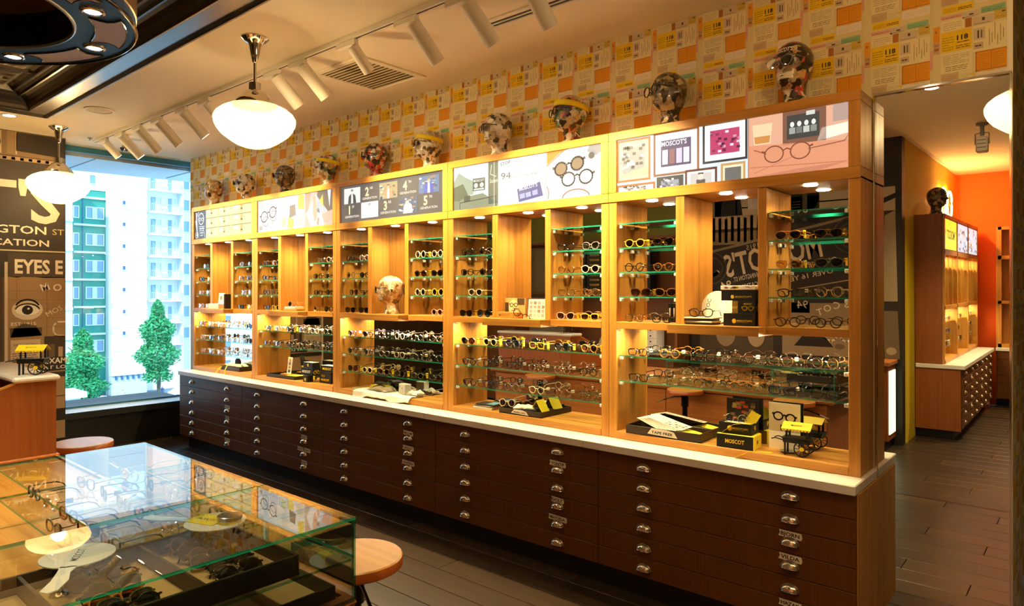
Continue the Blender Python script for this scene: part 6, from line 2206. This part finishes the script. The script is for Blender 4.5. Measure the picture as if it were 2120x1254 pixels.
# --- bay nearest the window
bx = BX0
card_tray('dark tray heaped with yellow ribbons and cloth in the window-end bay', bx + .83, 3.458, BB, .36, .16, .040, None, .02)
cloth_lump('pale yellow cloth heaped on the window-end tray', bx + .82, 3.46, BB + .0412, .30, .12, .035, 'paper', 14, .05)
cloth_lump('dark strap lying left over the rim of the window-end tray', bx + .60, 3.455, BB + .003, .16, .04, .022, 'black', 15, -.1, 'strap', 'strap')
t = thing('spectacle_case', 'black rounded spectacle case standing on the window-end tray cloth', 'case', (bx + .90, 3.43, BB + .070), .2)
obj('shell', MB().prism([(-.032, 0), (.032, 0), (.030, .03), (.014, .052), (-.012, .055), (-.030, .035)], 'Y', -.012, .012), 'black', t)
ribbon('bright yellow ribbon hanging down from the window-end tray', [(bx + .80, 3.385, BB + .050, 1, 0), (bx + .795, 3.366, BB + .046, 1, 0), (bx + .79, 3.350, BB + .010, 1, 0), (bx + .787, 3.345, .815, 1, 0)], .016)
ribbon('pale ribbon trailing left from the window-end tray', [(bx + .70, 3.40, BB + .050, .3, .95), (bx + .67, 3.37, BB + .03, .3, .95), (bx + .64, 3.35, BB + .005, .3, .95), (bx + .62, 3.335, .8155, .3, .95)], .014)
block('gift_box', 'small cream box in the middle niche of the window-end bay', 'box', bx + .60, 3.36, NZ, .21, .09, .050, 'paper', .03, .002)
block('book', 'dark book standing at the right of the window-end middle niche', 'book', bx + .80, 3.385, NZ, .022, .10, .15, 'black', 0, .001)
t = thing('photo_card', 'white photo card standing on the small cream box', 'card', (bx + .66, 3.37, NZ + .0505), (-.10, 0, 0))
obj('sheet', MB().box(-.06, .06, -.0015, .0015, 0, .11), 'paper', t)
a = Art(.0003)
a.rect(-.04, .03, .07, .06, 'C9A88C'); a.lay(); a.ell(-.005, .06, .018, .02, '6E5040')
a.obj('print', (0, -.0018, 0), (1, 0, 0), (0, 0, 1), (0, -1, 0), 'print_gloss', t)
# ------------------------------------------------------------------ behind the camera: what the mirrors show
# corridor cabinet along the yellow wall
CXF, CY0, CY1 = -1.12, -1.42, -4.05
t = thing('corridor_cabinet', 'tall oak eyewear cabinet with drawers in the corridor, seen in the wall mirror', 'cabinet', (CXF, CY0, 0))
def P(name, mb, m, par=None):
    mb.xf(Matrix.Translation((-CXF, -CY0, 0)))
    return obj(name, mb, m, par or t)
P('side_panel', MB().bbox(-1.555, CXF - .18, CY0 - .022, CY0, .10, 2.44, .002), 'island_dark')
P('side_panel', MB().bbox(CXF - .18, CXF - .01, CY0 - .022, CY0, .10, .764, .002), 'island_dark')
P('lower_body', MB().box(-1.55, CXF - .02, CY1, CY0 - .022, .12, .764), 'drawer_wood_shaded')
P('toe_kick', MB().box(-1.55, CXF - .08, CY1, CY0 - .05, 0, .12), 'dark_base')
P('counter_slab', MB().bbox(-1.55, CXF + .03, CY1 + .0, CY0 + .01, .765, .81, .004), 'stone')
n = 4
for u in range(3):
    ya = CY0 - .022 - u * .87
    for d in range(6):
        z1 = .7625 - d * .1068
        dr = P('drawer', MB().bbox(CXF - .02, CXF, ya - .866, ya - .004, z1 - .1033, z1, .001), 'drawer_wood_shaded')
        for q in (.2, .68):
            o = bpy.data.objects.new('handle', handle_me)
            COL.objects.link(o)
            o.parent = dr
            o.location = (.0, ya - q - CY0, z1 - .064)
            o.rotation_euler = (0, 0, PI / 2)
        if (d + u) % 3 == 1:
            obj('paper_tag', MB().box(.0003, .0010, ya - .73 - CY0, ya - .63 - CY0, z1 - .03, z1 - .008), 'paper', dr)
bxx = CXF - .16
P('header', MB().box(-1.55, bxx - .012, CY1, CY0 - .022, 2.03, 2.44), 'oak_y')
for u, y in enumerate((CY0 - .025, CY0 - .89, CY0 - 1.76, CY1 + .02)):
    P('stile', MB().box(-1.55, bxx, y - .05, y, .811, 2.44), 'oak_v')
for z0, z1 in ((.811, .852), (1.40, 1.44), (2.0, 2.05), (2.40, 2.44)):
    P('rail', MB().box(-1.55, bxx, CY1, CY0 - .022, z0, z1), 'oak_y')
P('back_panel', MB().box(-1.55, -1.53, CY1, CY0 - .03, .85, 2.0), 'oak_v')
for u in range(3):
    y1 = CY0 - .08 - u * .87
    lp = P('light_panel', MB().box(bxx - .012, bxx - .006, y1 - .80, y1, 2.06, 2.39), 'white_plastic')
    a = Art(.0003)
    if u == 0:
        a.rect(0, 0, .80, .33, 'EFE23A'); a.lay(); a.text('MOSCOT', .40, .12, .10, '1E1A08', .02, 'C', w=.50); a.text('*', .06, .13, .10, '1E1A08', 0, 'C'); a.text('*', .74, .13, .10, '1E1A08', 0, 'C')
    else:
        a.rect(0, 0, .80, .33, 'C9D4DC'); a.lay()
        for q in range(40):
            a.rect(RND.uniform(0, .72), RND.uniform(0, .29), .07, .03, RND.choice(('4A6A94', 'E9E9EC', 'D8B84C', '5A5A60', 'B9C4D0', 'F2F2F0')))
    a.obj('picture', (bxx - .0055 - CXF, y1 - .80 - CY0, 2.06), (0, 1, 0), (0, 0, 1), (1, 0, 0), 'lightbox', lp)
    for z in (1.86, 1.72, 1.58):
        P('glass_shelf', MB().box(-1.52, bxx - .03, y1 - .80, y1, z - .008, z), 'glass_edge' if False else 'glass')
    for z in (1.26, 1.12, .98):
        P('glass_shelf', MB().box(-1.52, bxx - .03, y1 - .80, y1, z - .008, z), 'glass')
    for yd in (.28, .54):
        P('divider', MB().box(-1.53, bxx - .01, y1 - yd - .02, y1 - yd, 1.44, 2.0), 'oak_v')
    lamp('AREA', 'corridor_strip', (bxx - .12, y1 - .4, 1.98), 5.0, WARM, (0, 0, 0), shape='RECTANGLE', size=.12, size_y=.7)
    lamp('AREA', 'corridor_strip', (bxx - .12, y1 - .4, 1.39), 4.0, WARM, (0, 0, 0), shape='RECTANGLE', size=.12, size_y=.7)
    for k in range(4):
        for r_, z in enumerate((1.86, 1.72, 1.58, 1.44, 1.26, 1.12, .98)):
            if (k * 3 + r_ * 2 + u) % 5 == 0:
                continue
            glasses(('panto black clear', 'round crystal clear', 'keyhole tort brown', 'square black dark', 'panto cream green')[(k + r_ + u) % 5], (bxx - .065, y1 - .11 - k * .19, z + .0005), PI / 2 + .0,
                    ', %s in row %s of corridor cabinet, mirrored' % (NTH[u * 0 + k], ('one', 'two', 'three', 'four', 'five', 'six', 'seven')[r_]) + (' bay %s' % ('one', 'two', 'three')[u]), 'spectacles in the corridor cabinet', 0, 'w' if k % 2 else None)
h = head('dark', 31, (-1.36, -1.56, 2.4405), PI / 2 + .25, 'dark collage head on the corridor cabinet, seen in the wall mirror', 1.0)
# second cabinet across the corridor end
t = thing('end_cabinet', 'oak cabinet with white counter across the corridor end, seen in the wall mirror', 'cabinet', (-.3, -4.05, 0))
def P(name, mb, m, par=None):
    mb.xf(Matrix.Translation((.3, 4.05, 0)))
    return obj(name, mb, m, par or t)
P('lower_body', MB().box(-1.08, 1.4, -4.29, -4.08, .12, .764), 'drawer_wood_shaded')
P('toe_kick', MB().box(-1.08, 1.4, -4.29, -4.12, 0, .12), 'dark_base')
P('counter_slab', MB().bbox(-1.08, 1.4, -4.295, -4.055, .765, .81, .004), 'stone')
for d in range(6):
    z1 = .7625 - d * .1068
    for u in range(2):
        P('drawer', MB().bbox(-1.06 + u * 1.2, .13 + u * 1.2, -4.08, -4.065, z1 - .1033, z1, .001), 'drawer_wood_shaded')
for x in (-1.08, -.80, .1, 1.0):
    P('stile', MB().box(x, x + .06, -4.295, -4.12, .811, 2.44), 'oak_v')
for z0, z1 in ((.811, .86), (1.40, 1.44), (2.0, 2.05), (2.40, 2.44)):
    P('rail', MB().box(-1.06, 1.06, -4.295, -4.12, z0, z1), 'oak_h')
P('back_panel', MB().box(-1.06, 1.06, -4.298, -4.290, .86, 2.4), 'oak_v')
lp = P('light_panel', MB().box(-.74, .10, -4.14, -4.134, 2.06, 2.39), 'white_plastic')
a = Art(.0003)
a.rect(0, 0, .84, .33, 'ECECEC'); a.lay(); a.spec(.25, .12, .3, '3A3230', .012); a.spec(.6, .2, .3, '8C6A4A', .012); a.poly([(0, .33), (.3, .33), (.0, .22)], '8C5A3C')
a.obj('picture', (.40, -.0, 2.06), (-1, 0, 0), (0, 0, 1), (0, 1, 0), 'lightbox', lp)
for v in lp.children[0].data.vertices:
    v.co.y = -.0835 + (v.co.y)
for z in (1.86, 1.72, 1.58, 1.26, 1.12, .98):
    P('glass_shelf', MB().box(-.74, .10, -4.285, -4.14, z - .008, z), ['glass'])
    for k in range(3):
        glasses(('panto black clear', 'keyhole tort brown', 'round cream green')[(k + int(z * 50)) % 3], (-.62 + k * .24, -4.18, z + .0005), PI, ', %s on the %s shelf of the corridor end cabinet' % (NTH[k], {1.86: 'top', 1.72: 'second', 1.58: 'third', 1.26: 'fourth', 1.12: 'fifth', .98: 'sixth'}[z]), 'spectacles in the corridor end cabinet')
lamp('AREA', 'corridor_strip', (-.3, -4.2, 1.98), 5.0, WARM, (0, 0, 0), shape='RECTANGLE', size=.8, size_y=.1)
lamp('AREA', 'corridor_strip', (-.3, -4.2, 1.39), 5.0, WARM, (0, 0, 0), shape='RECTANGLE', size=.8, size_y=.1)
# neon spectacles on the yellow wall
t = thing('neon_sign', 'glowing neon spectacles outline on the yellow corridor wall, seen in the wall mirror', 'neon sign', (-1.55, -3.2, 2.72))
for sy in (-1, 1):
    pts = [(.035, sy * .22 + .17 * math.copysign(abs(cos(q * 2 * PI / 28)) ** .75, cos(q * 2 * PI / 28)), .17 * math.copysign(abs(sin(q * 2 * PI / 28)) ** .75, sin(q * 2 * PI / 28))) for q in range(28)]
    obj('tube', MB().tube(pts, .012, 8, True), 'neon', t, smooth=True)
obj('bridge', MB().tube([(.035, -.06, .05), (.035, 0, .09), (.035, .06, .05)], .012, 8), 'neon', t, smooth=True)
for q in (-.38, .38):
    obj('bracket', MB().box(.0, .035, q - .01, q + .01, -.01, .01), 'black', t)
lamp('POINT', 'neon_glow', (-1.50, -3.2, 2.72), 14.0, (1, .42, .10), shadow_soft_size=0.0)
lamp('POINT', 'neon_glow', (-1.48, -3.42, 2.72), 12.0, (1, .42, .10), shadow_soft_size=0.0)
# hanging spotlight in the corridor
t = thing('projector_lamp', 'grey ceiling projector lamp over the corridor, seen in the wall mirror', 'lamp', (-.86, -.70, CZ))
obj('stem', MB().lathe([(.001, 0), (.05, 0), (.05, -.02), (.018, -.03), (.018, -.12), (.001, -.12)], segs=16), 'grey_paint', t, smooth=True)
obj('yoke', MB().tube([(-.055, 0, -.20), (-.055, 0, -.10), (0, 0, -.09), (.055, 0, -.10), (.055, 0, -.20)], .006, 6), 'grey_paint', t)
obj('housing', MB().bbox(-.048, .048, -.05, .05, -.28, -.13, .012), 'ceiling_dim', t)
for k in range(3):
    obj('fin', MB().box(-.035, .035, .050, .054, -.17 - k * .035, -.162 - k * .035), 'grey_paint', t)
# frosted lit cabinet under the sign wall, next to the corridor
t = thing('lit_counter', 'wooden counter with a frosted lit front under the black sign wall', 'counter', (-1.9, -.55, 0))
def P(name, mb, m):
    mb.xf(Matrix.Translation((1.9, .55, 0)))
    return obj(name, mb, m, t)
P('top', MB().bbox(-3.6, -1.60, -.80, -.42, .86, .90, .004), 'island_wood')
P('body', MB().box(-3.58, -1.62, -.80, -.46, .10, .86), 'island_dark')
P('plinth', MB().box(-3.55, -1.65, -.78, -.48, 0, .10), 'dark_base')
P('frosted_panel', MB().box(-1.62, -1.612, -.76, -.50, .16, .80), 'frosted_lit')
P('frosted_panel', MB().box(-2.20, -1.68, -.46, -.452, .16, .80), 'frosted_lit')
# tall wooden cupboards with black boxes and a white work top, left of the sign wall
t = thing('stock_cupboard', 'brown wooden stock cupboard with open shelves behind the island, seen in shelf mirrors', 'cupboard', (-5.8, -.60, 0))
def P(name, mb, m):
    mb.xf(Matrix.Translation((5.8, .60, 0)))
    return obj(name, mb, m, t)
P('lower_body', MB().box(-7.4, -3.9, -.80, -.40, .08, .88), 'brown_paint')
P('worktop', MB().bbox(-7.4, -3.9, -.80, -.38, .88, .92, .003), 'white_plastic')
P('upper_back', MB().box(-7.4, -3.9, -.808, -.795, .92, 2.35), 'brown_paint')
for x in (-7.4, -6.5, -5.6, -4.9, -3.92):
    P('upright', MB().box(x, x + .03, -.80, -.48, .92, 2.35), 'brown_paint')
for z in (1.62, 2.32):
    P('shelf', MB().box(-7.4, -3.9, -.80, -.48, z, z + .03), 'brown_paint')
P('picture_panel', MB().box(-6.45, -5.65, -.79, -.78, .95, 2.3), 'grey_paint')
for x in (-5.50, -4.78):
    for q in range(2):
        for k in range(9):
            t2 = block('stock_box', '%s black lettered box up in the %s stack of the %s stock shelf, mirrored' % (('first', 'second', 'third', 'fourth', 'fifth', 'sixth', 'seventh', 'eighth', 'ninth')[k], ('first', 'second')[q], 'wide' if x < -5 else 'narrow'), 'box', x + .12 + q * .26, -.60, 1.6505 + k * .066, .24, .16, .065, 'black', PI, .001,
                       prints=(('F', lambda a: a.text('MOSCOT', -.0, .018, .026, YC, .02, 'C', w=.15)),), group='black stock boxes')
P('slat_wall', MB().box(-7.9, -3.9, -.808, -.80, 2.36, 3.2), 'green_paint')
t = thing('drawer_tower', 'small white tower of drawers on the stock cupboard worktop', 'drawers', (-4.26, -.6, .9205))
obj('body', MB().bbox(-.08, .08, -.1, .1, 0, .30, .003), 'white_plastic', t)
for k in range(4):
    d_ = obj('drawer', MB().bbox(-.075, .075, .1, .106, .008 + k * .072, .072 + k * .072, .001), 'white_plastic', t)
    obj('knob', MB().sphere((0, .112, .04 + k * .072), .010, 10, 6), 'black', d_)
cloth_lump('white coat hanging folded on the stock cupboard worktop', -4.9, -.6, .9205, .3, .2, .25, 'cloth', 31, 0, 'coat', 'coat')
